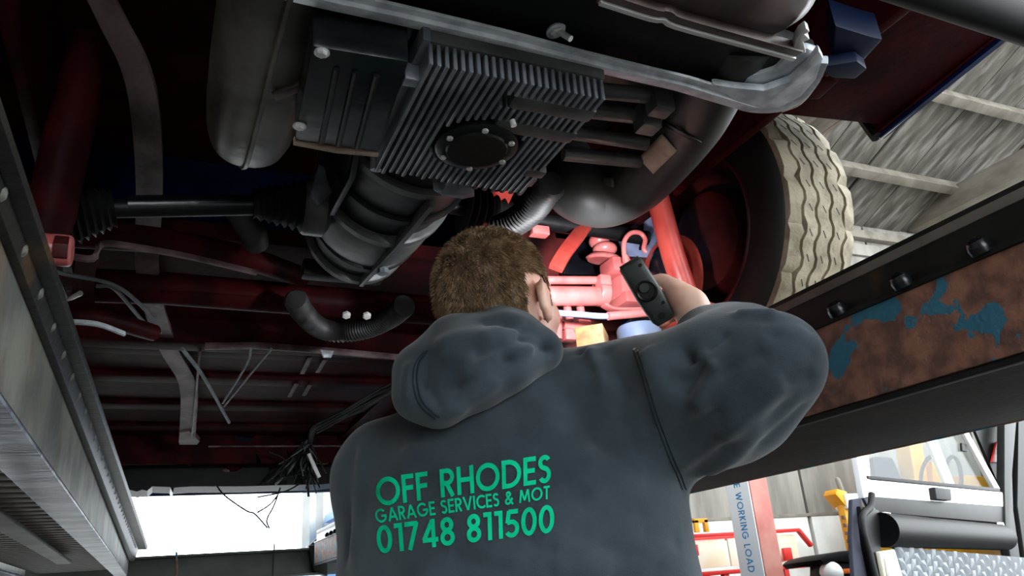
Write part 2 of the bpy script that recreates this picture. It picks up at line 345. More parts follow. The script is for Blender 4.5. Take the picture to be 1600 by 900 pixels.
for xx in (-5.5, 14.3):
    for yy in (-4.4, 7.4): structure('column', MB().box((xx-.12, yy-.12, FLOOR), (xx+.12, yy+.12, zr(max(yy, 1))-(.0 if yy > 1 else 1.6))), M['timber'], bevel=.01)

# ================================================================== THE LIFT (two ramps and a cross beam)
def ramp(side, label):
    XL, XR = (-.66, -.145) if side < 0 else (.87, 1.36)
    xi = XR if side < 0 else XL; s = -1 if side < 0 else 1          # xi: inner edge, s points outboard
    o = thing('lift_ramp', label, 'vehicle lift', ((XL+XR)/2, 2.5, .2))
    Y0, Y1 = (-.6, 5.0) if side < 0 else (-.9, 5.0)
    b = MB().box((min(xi, xi+s*.012), Y0, .2), (max(xi, xi+s*.012), Y1, .32))
    part('side_beam', b, M['ramp_grey' if side < 0 else 'ramp_rust'], o, .003)
    xo = xi+s*.49; part('side_beam', MB().box((min(xo, xo+s*.012), Y0, .2), (max(xo, xo+s*.012), Y1, .32)), M['ramp_grey' if side < 0 else 'ramp_rust'], o, .003)
    if side < 0:
        part('lower_flange', MB().box((xi-.062, Y0, .196), (xi-.002, Y1, .206)), M['ramp_blue'], o, .002)
        part('lower_flange', MB().box((xi-.49, Y0, .196), (xi-.43, Y1, .206)), M['ramp_blue'], o, .002)
        sl = MB().box((-.19, -.026, 0), (.19, .026, .014)).mesh('deck_slat', .003)
        for k in range(52): instance('deck_slat', sl, M['deck'], o, (xi-.245, .95+k*.078, .232))
        part('angle_strut', MB().beam((xi-.155, .6, .205), (xi-.185, 3.6, .205), .05, .012), M['deck'], o, .003)
        # upright rail along the inner edge; it leans inwards towards the far end
        part('inner_rail', MB().hexa([(-.150, Y0, .32), (-.138, Y0, .32), (-.060, Y1, .33), (-.12, Y1, .33)], [(-.150, Y0, .326), (-.138, Y0, .326), (-.052, Y1, .342), (-.12, Y1, .342)]), M['ramp_dark'], o, .002)
        part('rail_lip', MB().hexa([(-.150, Y0, .318), (-.143, Y0, .318), (-.118, Y1, .27), (-.14, Y1, .27)], [(-.150, Y0, .33), (-.14, Y0, .33), (-.1, Y1, .332), (-.14, Y1, .332)]), M['ramp_dark'], o, .002)
    else:
        part('underside_plate', MB().box((xi+.03, Y0, .2), (xi+.48, Y1, .206)), M['ramp_under'], o, .002)
        for q in (.0, .016): part('lower_lip', MB().box((xi+q, Y0, .19+q*.3), (xi+q+.012, Y1, .198+q*.3)), M['ramp_dark'], o, .002)
        part('inner_rail', MB().box((xi+.012, Y0, .32), (xi+.024, Y1, .392)), M['ramp_dark'], o, .003)
        part('rail_lip', MB().box((xi-.004, Y0, .318), (xi+.022, Y1, .327)), M['ramp_dark'], o, .003)
    part('deck_plate', MB().box((XL+.01, Y0, .37), (XR-(.06 if side < 0 else .014), Y1, .384)), M['deck'], o, .002)
    bolt = MB().lathe([(.0, -.004), (.014, -.004), (.015, .004), (.012, .012), (.005, .016), (0, .017)], (0, 0, 0), (0, 0, 1), 12).mesh('bolt_head')
    for k in range(40):
        y = .2+k*.112
        if side < 0: instance('bolt_head', bolt, M['ramp_dark'] if k % 3 else M['ramp_grey'], o, (xi-.001+k*.0008, y, .318), (1, 0, .4), .65)
        else: instance('bolt_head', bolt, M['ramp_dark'] if k % 2 else M['black_gloss'], o, (xi-.003, y, .329), (-.5, 0, 1), 1.0)
    return o
ramp(-1, 'grey-green lift ramp with slatted deck underside along the left edge')
ramp(1, 'rusty lift ramp with peeling blue paint behind the raised elbow')
cb = thing('lift_crossbeam', 'dark green steel cross beam of the lift at the bright doorway', 'crossbeam', (.4, 5.3, .2))
part('beam_web', MB().box((-.69, 5.28, .15), (1.41, 5.36, .30)), M['beam_green'], cb, .004)
part('beam_flange', MB().box((-.69, 5.21, .292), (1.41, 5.42, .306)), M['beam_green'], cb, .003)
part('beam_flange', MB().box((-.69, 5.21, .145), (1.41, 5.42, .158)), M['beam_green'], cb, .003)
part('end_bracket', MB().prism([W(482, 852, y=5.2), W(512, 850, y=5.2), W(512, 900, y=5.2), W(490, 892, y=5.2)], (0, .12, 0)), M['black'], cb, .006)
part('cable', MB().tube(smooth_path([(.1, 5.2, .32), (.11, 5.19, .22), (.1, 5.2, .1)]), .006, 8), M['ramp_rust'], cb)
part('cable', MB().tube(smooth_path([(.66, 5.2, .34), (.655, 5.19, .2), (.66, 5.2, .1)]), .004, 8), M['rubber'], cb)
# lift posts the ramps hang from, outside the picture
for x in (-.78, 1.5):
    for y in (5.32,):
        p = thing('lift_post', 'dark green lift post at the far %s corner' % ('left' if x < 0 else 'right'), 'lift post', (x, y, FLOOR))
        part('column', MB().box((x-.08, y-.08, FLOOR), (x+.08, y+.08, 1.2)), M['beam_green'], p, .006); part('foot_plate', MB().box((x-.16, y-.16, FLOOR), (x+.16, y+.16, FLOOR+.015)), M['beam_green'], p, .003)

# ================================================================== THE VAN
CX = .35
van = thing('van', 'raised van with blue body, dark red underside and finned engine sump', 'van', (CX, 2.6, .385))
def vp(name, mb, m, bevel=0.0, parent=None, **k): return part(name, mb, M[m], parent or van, bevel, **k)
# ---- shell
def body_side(x, th):
    arch = [(1.78, .72), (1.72, .93), (1.56, 1.09), (1.33, 1.16), (1.1, 1.1), (.97, .96), (.897, .773)]
    rear = [(.61, .806), (.36, .835), (.34, 2.7), (5.0, 2.7), (5.0, .66), (4.6, .62)]
    return MB().prism([(x, y, z) for y, z in arch+rear], (th, 0, 0))
vp('side_panel', body_side(1.25, .012), 'blue_paint')
vp('side_panel', body_side(-.562, .012), 'blue_paint')
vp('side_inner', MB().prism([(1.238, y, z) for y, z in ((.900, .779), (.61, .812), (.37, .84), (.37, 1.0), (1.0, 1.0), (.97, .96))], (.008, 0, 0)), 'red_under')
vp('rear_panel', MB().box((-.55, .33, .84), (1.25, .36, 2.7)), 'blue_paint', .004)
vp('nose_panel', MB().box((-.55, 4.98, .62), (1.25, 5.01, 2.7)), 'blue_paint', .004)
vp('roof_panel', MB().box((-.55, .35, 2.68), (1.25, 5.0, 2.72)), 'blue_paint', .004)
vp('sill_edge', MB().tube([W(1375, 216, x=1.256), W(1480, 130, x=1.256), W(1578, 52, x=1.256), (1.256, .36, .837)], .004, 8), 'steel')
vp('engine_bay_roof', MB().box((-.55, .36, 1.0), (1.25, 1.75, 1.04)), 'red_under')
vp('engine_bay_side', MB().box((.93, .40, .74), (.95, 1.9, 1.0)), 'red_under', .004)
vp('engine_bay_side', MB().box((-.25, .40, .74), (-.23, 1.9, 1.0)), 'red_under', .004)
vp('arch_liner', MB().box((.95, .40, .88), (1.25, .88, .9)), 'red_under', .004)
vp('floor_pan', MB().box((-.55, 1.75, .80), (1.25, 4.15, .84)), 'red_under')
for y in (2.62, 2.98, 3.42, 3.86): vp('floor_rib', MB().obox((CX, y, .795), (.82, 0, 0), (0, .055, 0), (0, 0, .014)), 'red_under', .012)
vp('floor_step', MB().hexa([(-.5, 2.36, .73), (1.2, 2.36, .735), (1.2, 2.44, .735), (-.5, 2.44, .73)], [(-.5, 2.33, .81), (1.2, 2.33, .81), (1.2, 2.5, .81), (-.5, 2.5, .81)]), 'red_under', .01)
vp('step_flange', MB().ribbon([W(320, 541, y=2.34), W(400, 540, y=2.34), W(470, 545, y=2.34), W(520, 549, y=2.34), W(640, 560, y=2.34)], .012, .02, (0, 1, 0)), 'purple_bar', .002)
vp('step_tab', MB().prism([W(500, 546, y=2.33), W(522, 548, y=2.33), W(518, 558, y=2.33), W(506, 558, y=2.33)], (0, .012, 0)), 'steel', .002)
# front bulkhead with holes and the dark front beam
def plate_with_holes(y, zlo, zhi, xl, xr, holes, n=24):
    xs = [xl]+[(a[0]+b[0])/2 for a, b in zip(holes[:-1], holes[1:])]+[xr]; mb = MB()
    for (hx, hz, r), a, b in zip(holes, xs[:-1], xs[1:]):
        angs = sorted([2*math.pi*k/n for k in range(n)]+[math.atan2(cz-hz, cx-hx) % (2*math.pi) for cx in (a, b) for cz in (zlo, zhi)]); m_ = len(angs); rim, inn = [], []
        for t in angs:
            c, s_ = math.cos(t), math.sin(t); inn.append((hx+r*c, y, hz+r*s_))
            m = min((b-hx)/c if c > 1e-6 else (a-hx)/c if c < -1e-6 else 9, (zhi-hz)/s_ if s_ > 1e-6 else (zlo-hz)/s_ if s_ < -1e-6 else 9); rim.append((hx+m*c, y, hz+m*s_))
        back = lambda q: [(p[0], y+.02, p[2]) for p in q]
        mb.add(rim+inn+back(rim)+back(inn), sum([[(k, (k+1) % m_, m_+(k+1) % m_, m_+k), (2*m_+k, 3*m_+k, 3*m_+(k+1) % m_, 2*m_+(k+1) % m_), (m_+k, m_+(k+1) % m_, 3*m_+(k+1) % m_, 3*m_+k)] for k in range(m_)], []))
    return mb
h = [tuple(W(u, v, y=4.1)[[0, 2]])+(r,) for u, v, r in ((384, 677, .047), (436, 671, .045), (476, 675, .042))]
vp('bulkhead', plate_with_holes(4.1, .66, .83, .05, .95, h), 'red_under')
vp('bulkhead_wing', MB().box((-.55, 4.1, .66), (.05, 4.12, .83)), 'red_under'); vp('bulkhead_wing', MB().box((.95, 4.1, .66), (1.25, 4.12, .83)), 'red_under')
vp('hole_grommet', MB().lathe([(.028, 0), (.03, -.012), (.016, -.016), (.014, .0)], W(436, 671, y=4.11), (0, 1, 0), 20), 'purple_bar')
vp('bulkhead_flange', MB().beam(W(325, 698, y=4.09), W(560, 697, y=4.09), .02, .008), 'purple_bar', .002)
top = [W(u, v, y=4.35) for u, v in ((170, 690), (300, 690), (540, 690))]
bot = [W(u, v, y=4.35) for u, v in ((540, 753), (500, 757), (440, 758), (380, 760), (300, 760), (272, 762), (270, 770), (266, 761), (238, 760), (230, 767), (222, 765), (214, 768), (196, 764), (170, 760))]
vp('front_beam', MB().prism(top+[W(820, 690, y=4.35), W(820, 750, y=4.35)]+bot, (0, .25, 0)), 'black')
for (u, v, w_, hh) in ((205, 706, 14, 16), (232, 702, 16, 10), (297, 722, 9, 8), (353, 735, 10, 6), (362, 705, 18, 5), (505, 722, 16, 8)):
    vp('road_dirt_clod', MB().ellipsoid(W(u, v, y=4.34), V3(w_*.0021, 0, 0), V3(0, .02, 0), V3(0, 0, hh*.0021), 8, 6), 'purple_bar')
vp('front_disc', MB().lathe([(.0, -.01), (.055, -.01), (.06, 0), (.06, .03)], W(365, 718, y=4.33), (0, 1, 0), 24), 'red_under')
# ---- chassis rails and the flat bar
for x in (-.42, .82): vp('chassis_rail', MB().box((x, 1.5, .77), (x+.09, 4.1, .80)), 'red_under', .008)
bar = [W(u, v, z=z) for u, v, z in ((150, -20, .74), (180, 40, .74), (212, 105, .74), (228, 180, .745), (234, 300, .75), (232, 440, .75), (262, 540, .75), (294, 600, .74), (294, 660, .71), (292, 690, .69))]
bs = smooth_path(bar, 4); vp('flat_bar', MB().ribbon(bs, [.032+.035*i/len(bs) for i in range(len(bs))], .012, (1, -.1, 0)), 'purple_bar', .002)
vp('bar_foot', MB().prism([W(280, 676, z=.69), W(296, 674, z=.69), W(312, 690, z=.69), W(308, 695, z=.69), W(280, 695, z=.69)], (0, 0, .02)), 'purple_bar', .002)
vp('thin_strut', MB().ribbon([W(313, 542, z=.74), W(310, 575, z=.735), (W(306, 620, z=.73)), W(300, 680, z=.70)], .03, .008, (0, 0, 1)), 'purple_bar', .002)
for q in (((285, 545), (320, 592), (358, 660)), ((392, 545), (385, 570), (348, 630)), ((424, 545), (395, 580), (350, 635))):
    vp('brake_pipe', MB().tube(smooth_path([W(u, v, z=.70+.0*i) for i, (u, v) in enumerate(q)]), .006 if q[0][0] == 285 else .004, 8), 'hose_grey')
for q in (((485, 558), (472, 584)), ((463, 600), (452, 620)), ((508, 562), (496, 582)), ((484, 602), (475, 618))): vp('floor_slot', MB().beam(W(*q[0], z=.768), W(*q[1], z=.768), .016, .004), 'purple_bar', .002)
vp('cable_loom', MB().tube(smooth_path([W(u, v, z=.72) for u, v in ((640, 590), (600, 615), (560, 640), (520, 655), (492, 668), (485, 690))]), .014, 8), 'rubber')
for j in range(4): vp('loom_wire', MB().tube(smooth_path([W(640+random.uniform(-5, 5), 585+6*j, z=.715), W(590, 612+5*j+random.uniform(-3, 3), z=.71), W(540, 640+4*j, z=.71), W(495, 662+5*j, z=.70)]), .005, 6), 'rubber')
# hanging ends of cut wires
rs = random.Random(4)
for j in range(26):
    a = W(480+rs.uniform(-9, 9), 692+rs.uniform(-6, 6), y=3.95); ang = rs.uniform(-1.0, .75); L_ = rs.uniform(35, 85)
    b = W(480+math.sin(ang)*L_*.55+rs.uniform(-4, 4), 700+math.cos(ang)*L_*.45, y=3.95+rs.uniform(-.05, .05)); c = W(480+math.sin(ang)*L_+rs.uniform(-10, 10), 700+math.cos(ang)*L_*.9, y=3.95+rs.uniform(-.1, .1))
    vp('cut_wire', MB().tube(smooth_path([a, b, c], 5), rs.choice((.003, .004, .006)), 6), rs.choice(('rubber', 'rubber', 'hose_grey', 'hose')))
for pts in (((337, 757), (352, 775), (385, 798), (398, 803), (418, 825)), ((438, 762), (428, 790), (417, 812), (421, 826)), ((470, 755), (445, 768), (402, 777)), ((435, 772), (422, 788), (402, 801)), ((420, 705), (445, 718), (440, 745), (470, 740)), ((500, 660), (530, 664), (545, 663))):
    vp('hanging_wire', MB().tube(smooth_path([W(u, v, y=3.9) for u, v in pts], 5), .004, 6), 'rubber')
vp('white_sleeve', MB().beam(W(482, 709, y=3.85), W(499, 746, y=3.85), .016, .016), 'white', .003)
# ---- rear tray, silencer and bumper
tray = [W(u, v, z=.612) for u, v in ((440, -14), (500, 0), (700, 44), (900, 94), (1060, 132), (1150, 158), (1190, 166), (1235, 155), (1268, 120), (1278, 90), (1240, 76), (1130, 40), (960, -6), (900, -30), (440, -120))]
vp('rear_tray', MB().prism(tray, (0, 0, .03)), 'black', .003)
lip = [W(u, v, z=.6) for u, v in ((440, -16), (500, -2), (600, 20), (700, 43), (800, 67), (900, 93), (1000, 117), (1060, 131), (1110, 146), (1150, 158), (1180, 166), (1215, 165), (1245, 150), (1268, 122), (1281, 92))]
vp('tray_lip', MB().ribbon(smooth_path(lip, 3), .013, .022, (.1, -.3, 1)), 'steel', .003)
vp('tray_lip_flange', MB().ribbon(smooth_path([p+V3(0, -.012, -.002) for p in lip[:10]], 3), .022, .004, (0, 1, .25)), 'steel', .001)
vp('tray_end', MB().prism([W(u, v, z=.592) for u, v in ((1112, 132), (1150, 138), (1195, 142), (1235, 128), (1262, 104), (1280, 78), (1287, 92), (1276, 124), (1252, 152), (1220, 168), (1190, 172), (1150, 161))], (0, 0, .012)), 'steel', .004)
vp('tray_end_web', MB().prism([W(u, v, z=.606) for u, v in ((1140, 118), (1180, 118), (1212, 108), (1234, 84), (1262, 76), (1281, 82), (1270, 108), (1235, 134), (1195, 146), (1150, 142))], (0, 0, .012)), 'steel', .005)
vp('end_seal', MB().tube(smooth_path([W(u, v, z=.62) for u, v in ((1282, 96), (1272, 128), (1248, 158), (1220, 170))], 4), .006, 8), 'patch')
sl = [W(u, v, z=.575) for u, v in ((940, -10), (1020, 16), (1040, 18), (1058, 28), (1150, 54), (1245, 80))]
vp('silencer_flange', MB().ribbon(smooth_path(sl, 3), .012, .02, (.1, -.2, 1)), 'exhaust_brown', .003)
vp('silencer_flange_edge', MB().ribbon(smooth_path([p+V3(0, .006, -.006) for p in sl], 3), .006, .006, (0, 0, 1)), 'bright', .001)
sc_ = W(1180, 8, z=.615); d_ = unit(sl[-1]-sl[0])
vp('tail_silencer', MB().tube([sc_-d_*.5+V3(0, -.02, .02), sc_-d_*.05+V3(0, -.02, .02), sc_+d_*.025+V3(0, -.02, .02), sc_+d_*.05+V3(0, -.02, .02), sc_+d_*.062+V3(0, -.02, .02)], [.062, .062, .058, .04, .012], 28), 'exhaust_brown', angle=60)
for k in range(3): vp('silencer_dent_rib', MB().tube(smooth_path([W(1122+k*18, -6+k*3, z=.588), W(1130+k*18, 14+k*3, z=.582), W(1146+k*20, 20+k*4, z=.582)], 4), .004, 8), 'exhaust_brown')
cl = W(1252, 66, z=.575)
vp('flange_clip', MB().prism([W(u, v, z=.57) for u, v in ((1238, 79), (1244, 62), (1250, 52), (1260, 44), (1266, 50), (1258, 54), (1266, 62), (1256, 66), (1260, 84), (1246, 84))], (0, 0, .012)), 'bright', .002)
vp('tow_ring', MB().tube(smooth_path([W(u, v, z=.63) for u, v in ((1138, 74), (1142, 92), (1155, 102), (1170, 104), (1180, 94))], 5), .006, 8), 'bright')
vp('ring_bracket', MB().prism([W(u, v, z=.625) for u, v in ((1085, 62), (1108, 55), (1114, 68), (1090, 72))], (0, 0, .02)), 'exhaust', .003)
bolt_me = MB().lathe([(0, 0), (.0105, 0), (.0105, .007), (.008, .0085), (0, .009)], (0, 0, 0), (0, 0, 1), 6).mesh('bolt', 0, smooth=False)
washer_me = MB().lathe([(0, 0), (.016, 0), (.017, .004), (.0, .005)], (0, 0, 0), (0, 0, 1), 20).mesh('washer')
DOWN = (0, 0, -1)
p0 = W(868, 46, z=.612); instance('tray_bolt', bolt_me, M['bright'], van, p0, (.25, -.1, -1), .8); instance('tray_washer', washer_me, M['steel'], van, p0, (.25, -.1, -1), .75)
vp('tray_stud', MB().tube([p0, p0+V3(.012, -.012, -.02)], .004, 8), 'bright')
zb_ = W(1535, 18, y=.345)[2]
vp('rear_bumper', MB().tube(smooth_path([(-.60, .42, zb_+.01), (-.56, .36, zb_), (-.4, .345, zb_), (CX, .34, zb_+.004), (1.1, .345, zb_), (1.26, .36, zb_), (1.30, .42, zb_+.01)], 6), .02, 20, flat=1.3), 'rubber')
for x in (-.42, 1.12): vp('bumper_bracket', MB().beam((x, .36, zb_), (x, .42, .86), .05, .012, (0, 1, 0)), 'black', .003)
# blue and red brackets between tray and wheel arch
vp('corner_bracket', MB().prism([W(u, v, z=.70) for u, v in ((1305, 40), (1362, 58), (1380, 62), (1345, 100), (1325, 100), (1300, 92))], (0, 0, .05)), 'blue_shaded', .004)
vp('corner_bracket', MB().prism([W(u, v, z=.68) for u, v in ((1280, 105), (1340, 96), (1355, 108), (1336, 124), (1300, 122))], (0, 0, .02)), 'blue_shaded', .003)
vp('corner_gusset', MB().prism([W(u, v, z=.70) for u, v in ((1268, 128), (1312, 126), (1280, 156), (1262, 156))], (0, 0, .01)), 'red_under', .003)
vp('quarter_inner', MB().prism([(1.0, .42, .80), (1.24, .42, .83), (1.24, .88, .79), (1.0, .9, .78)], (0, 0, .02)), 'red_under', .003)
vp('arch_edge', MB().tube(smooth_path([(1.245, .90, .775), (1.243, .965, .955), (1.243, 1.1, 1.095), (1.243, 1.33, 1.155), (1.243, 1.56, 1.085), (1.243, 1.72, .93)]), .012, 8), 'rubber')
# ---- engine: finned sump
sump = vp('engine_sump', MB().box((.232, .672, .578), (.466, .92, .76)), 'alloy_dark', .006)
ZF = .55
pc = W(745, 233, z=ZF-.004)
def fin(x, ya, yb, z0=ZF): part('cooling_fin', MB().box((x-.0025, ya, z0), (x+.0025, yb, .58)), M['alloy'], sump, .0009, 1)
NF = 24
for i in range(NF):
    x = .2375+i*.0097
    if x < .338:
        ya, yb = .676, .926 + .004*math.sin(i*2)
        dx = abs(x-pc[0]); rr = .062
        if dx < rr: fin(x, ya, pc[1]-math.sqrt(rr*rr-dx*dx)); fin(x, pc[1]+math.sqrt(rr*rr-dx*dx), yb)
        else: fin(x, ya, yb)
    else:
        dx = abs(x-pc[0]); rr = .062; hole = math.sqrt(rr*rr-dx*dx) if dx < rr else 0
        for a, b in ((.676, .705), (.728, .758), (.782, .93)):
            if hole:
                if b < pc[1]-hole: fin(x, a, b)
                elif a < pc[1]-hole: fin(x, a, pc[1]-hole)
                if b > pc[1]+hole: fin(x, max(a, pc[1]+hole), b)
            else: fin(x, a, b)
part('sump_boss', MB().box((.352, .703, .549), (.468, .73, .585)), M['alloy_dark'], sump, .006)
part('sump_boss', MB().box((.352, .756, .549), (.468, .783, .585)), M['alloy_dark'], sump, .006)
part('sump_boss', MB().box((.44, .86, .549), (.472, .88, .585)), M['alloy_dark'], sump, .004)
part('sump_flange', MB().box((.226, .668, .575), (.236, .926, .60)), M['alloy'], sump, .003)
for k in range(9): part('edge_tooth', MB().box((.345+k*.0146, .925, .556), (.353+k*.0146, .948, .60)), M['alloy_dark'], sump, .003)
part('edge_web', MB().box((.33, .925, .575), (.49, .95, .62)), M['alloy_dark'], sump, .004)
part('drain_boss', MB().prism([W(u, v, z=.556) for u, v in ((676, 298), (690, 306), (722, 312), (742, 308), (738, 296), (716, 284), (700, 286), (690, 300))], (0, 0, .03)), M['alloy'], sump, .004)
plate = vp('strainer_plate', MB().lathe([(0, -.004), (.040, -.004), (.042, -.001), (.052, -.001), (.056, .002), (.056, .03)], pc, (0, 0, 1), 40), 'black')
for k in range(6):
    a = math.radians(22+60*k); instance('plate_bolt', bolt_me, M['alloy_dark'], plate, pc+V3(.048*math.cos(a), .048*math.sin(a), -.001), DOWN, .42)
cv = [W(u, v, z=.552) for u, v in ((487, 72), (640, 97), (592, 240), (459, 221))]
cover = vp('rocker_cover', MB().prism(cv, (0, 0, .12)), 'black_gloss', .006)
part('cover_edge', MB().ribbon([cv[3]+V3(0, .004, .004), (cv[2]+cv[3])/2+V3(0, .006, .002), cv[2]+V3(0, .004, .004)], .012, .006, (0, .2, 1)), M['patch'], cover, .001)
for f in (.3, .5, .72): part('cover_rib', MB().tube([cv[0]*(1-f)+cv[1]*f+V3(0, .03, -.001), cv[3]*(1-f)+cv[2]*f+V3(0, -.01, -.001)], .004, 8), M['black_gloss'], cover)
for u, v in ((503, 81), (468, 196)): instance('cover_bolt', bolt_me, M['bright'], cover, W(u, v, z=.55), DOWN, .6); instance('cover_washer', washer_me, M['alloy'], cover, W(u, v, z=.552), DOWN, .5)
for i, (y, z) in enumerate(((.70, .64), (.735, .64), (.80, .645), (.845, .645))): vp('pushrod_tube', MB().tube([(.03, y, z+.02), (.24, y, z)], .011, 12), 'steel')
for i, (u0, v0, u1, v1) in enumerate(((900, 138, 1040, 152), (900, 170, 1030, 186), (890, 206, 1010, 224), (880, 240, 1000, 252))):
    vp('pushrod_tube', MB().tube([W(u0, v0, z=.625), W(u1, v1, z=.625)], .0115, 12), 'alloy_dark')
for u, v in ((1030, 158), (1010, 186)): vp('tube_collar', MB().obox(W(u, v, z=.615), (.016, 0, 0), (0, .014, 0), (0, 0, .02)), 'alloy_dark', .004)
for u, v in ((898, 150), (882, 200)): vp('side_cap', MB().lathe([(.0, 0), (.02, 0), (.024, .008), (.024, .03)], W(u, v-30, z=.60), (0, 0, 1), 20), 'black')
vp('cylinder_head', MB().box((.50, .70, .68), (.62, .95, .80)), 'black', .01)
vp('cylinder_head', MB().box((.06, .70, .69), (.2, .95, .80)), 'black', .01)
vp('crankcase', MB().box((.24, .62, .70), (.48, 1.05, .95)), 'black', .02)
vp('breather_hose', MB().tube(smooth_path([W(u, v, z=.645) for u, v in ((712, 55), (740, 72), (768, 98), (800, 108), (822, 112))], 5), [.013+.0006*k for k in range(21)], 14), 'hose_grey')
vp('hose_clip', MB().tube([W(796, 100, z=.64), W(806, 116, z=.64)], .019, 14), 'alloy_dark')
vp('mount_bracket', MB().prism([W(u, v, z=.60) for u, v in ((780, 130), (805, 118), (838, 116), (842, 126), (818, 150), (790, 152))], (0, 0, .03)), 'alloy_dark', .003)
vp('sensor_cap', MB().lathe([(.0, 0), (.017, 0), (.02, .006), (.02, .03)], W(808, 140, z=.59), (.1, 0, 1), 18), 'exhaust_brown')
vp('sump_pin', MB().tube([W(800, 188, z=.545), W(800, 188, z=.545)+V3(.002, 0, -.008)], .004, 10), 'bright')
vp('sump_pin', MB().tube([W(858, 96, z=.6), W(858, 96, z=.6)+V3(.002, 0, -.008)], .0045, 10), 'bright')
vp('corner_lug', MB().lathe([(.0, 0), (.009, 0), (.01, .02), (.012, .03)], W(588, 266, z=.57), (0, -.2, 1), 10), 'alloy')
vp('corner_lug', MB().obox(W(645, 118, z=.565), (.012, 0, 0), (0, .008, 0), (0, 0, .012)), 'alloy', .003)
# ---- gearbox
def ring(y, rx, rz, zc, n=40, flatb=.0): return [(CX+rx*math.cos(2*math.pi*k/n)*1.0, y, zc+rz*math.sin(2*math.pi*k/n)) for k in range(n)]
vp('gearbox_case', MB().loft([ring(y, a, b, z) for y, a, b, z in ((.95, .13, .13, .76), (1.06, .14, .15, .76), (1.10, .14, .15, .76), (1.22, .128, .135, .755), (1.36, .118, .13, .76), (1.44, .118, .13, .76), (1.52, .108, .125, .765), (1.58, .09, .11, .77))]), 'black', angle=50)
for y, a, b, z, m_ in ((1.07, .150, .162, .762, 'alloy_dark'), (1.19, .140, .148, .757, 'black'), (1.285, .136, .152, .76, 'alloy_dark'), (1.44, .126, .146, .765, 'black'), (1.53, .12, .140, .768, 'alloy_dark')):
    vp('casing_flange', MB().loft([ring(y-.012, a-.006, b-.006, z), ring(y-.008, a, b, z), ring(y+.008, a, b, z), ring(y+.012, a-.006, b-.006, z)]), m_, angle=50)
vp('casing_band', MB().loft([ring(1.30, .125, .139, .76), ring(1.33, .131, .143, .76), ring(1.40, .129, .141, .76), ring(1.43, .122, .136, .76)]), 'alloy_dark', angle=50)
vp('casing_rib', MB().ribbon([(CX+.02, 1.08, .6), (CX+.02, 1.2, .609), (CX+.015, 1.3, .612), (CX+.01, 1.42, .622), (CX+.005, 1.53, .63)], .01, .02, (1, 0, 0)), 'alloy_dark', .002)
for xx in (-.12, .06): vp('casing_rib', MB().ribbon([(CX+xx, 1.0, .655), (CX+xx*.9, 1.1, .645), (CX+xx*.9, 1.27, .66)], .01, .02, (1, 0, 0)), 'black', .002)
vp('side_lug', MB().hexa([(.2, 1.26, .68), (.215, 1.26, .66), (.215, 1.33, .66), (.2, 1.33, .68)], [(.215, 1.26, .75), (.26, 1.26, .72), (.26, 1.33, .72), (.215, 1.33, .75)]), 'alloy', .004)
vp('gearbox_mount', MB().box((.24, 1.58, .66), (.42, 1.62, .70)), 'black', .008)
for u, v in ((541, 491), (573, 492)): instance('mount_bolt', bolt_me, mat('brass_bolt', rgb(190, 150, 80), .4, metal=.7) if u == 541 else bpy.data.materials['brass_bolt'], van, W(u, v, y=1.58), (0, -.6, -1), .9)
vp('plug', MB().lathe([(.0, 0), (.012, 0), (.012, .01)], (CX+.02, 1.40, .609), DOWN, 8), 'alloy')
# ---- driveshafts and boots
def bellows(p, q, r0, r1, n, nm, m_):
    p, q = np.asarray(p, float), np.asarray(q, float); L_ = np.linalg.norm(q-p); prof = []
    for k in range(n*4+1):
        t = k/(n*4); r = r0+(r1-r0)*t; prof.append((r*(1.0+.11*math.cos(k*math.pi/2)), t*L_))
    vp(nm, MB().lathe(prof, p, q-p, 24), m_, angle=80)
dl = [W(170, 326, y=1.32), W(200, 322, y=1.32), W(370, 317, y=1.32), W(400, 319, y=1.32)]
vp('driveshaft', MB().tube([dl[0], W(540, 320, y=1.32)], .017, 14), 'black')
vp('shaft_highlight_sleeve', MB().tube([dl[1], dl[3]], .019, 14), 'black_gloss')
bellows(W(105, 335, y=1.32), W(178, 326, y=1.32), .05, .03, 6, 'shaft_boot', 'rubber')
bellows(W(395, 318, y=1.32), W(470, 322, y=1.32), .026, .045, 6, 'shaft_boot', 'rubber')
vp('joint_flange', MB().lathe([(.0, 0), (.05, 0), (.054, .006), (.054, .04), (.04, .05), (0, .05)], W(472, 322, y=1.32), (1, 0, 0), 28), 'alloy_dark')
vp('driveshaft', MB().tube([(.47, 1.32, .73), (.95, 1.30, .70)], .017, 14), 'black')
bellows((.52, 1.32, .728), (.62, 1.32, .72), .05, .03, 6, 'shaft_boot', 'rubber')
# ---- corrugated hoses
def ribbed(pts, r, n, m_='hose', nm='ribbed_hose'):
    P0 = np.array(smooth_path(pts, n)); sl_ = np.concatenate([[0], np.cumsum(np.linalg.norm(np.diff(P0, axis=0), axis=1))]); kk = np.linspace(0, sl_[-1], max(12, int(sl_[-1]/.005))); P = [np.array([np.interp(t, sl_, P0[:, j]) for j in range(3)]) for t in kk]; rr = [r*(1+.10*(1 if k % 2 else -1)) for k in range(len(P))]; vp(nm, MB().tube(P, rr, 16), m_, angle=20)
ribbed([W(u, v, z=.66) for u, v in ((462, 468), (475, 490), (500, 512), (535, 519), (575, 512), (610, 496), (632, 478))], .026, 12)
ribbed([W(u, v, z=.70) for u, v in ((366, 318), (380, 340), (396, 365), (400, 380))], .024, 10)
ribbed([W(u, v, z=.64) for u, v in ((862, 286), (848, 304), (832, 326), (806, 346), (776, 360))], .026, 12)
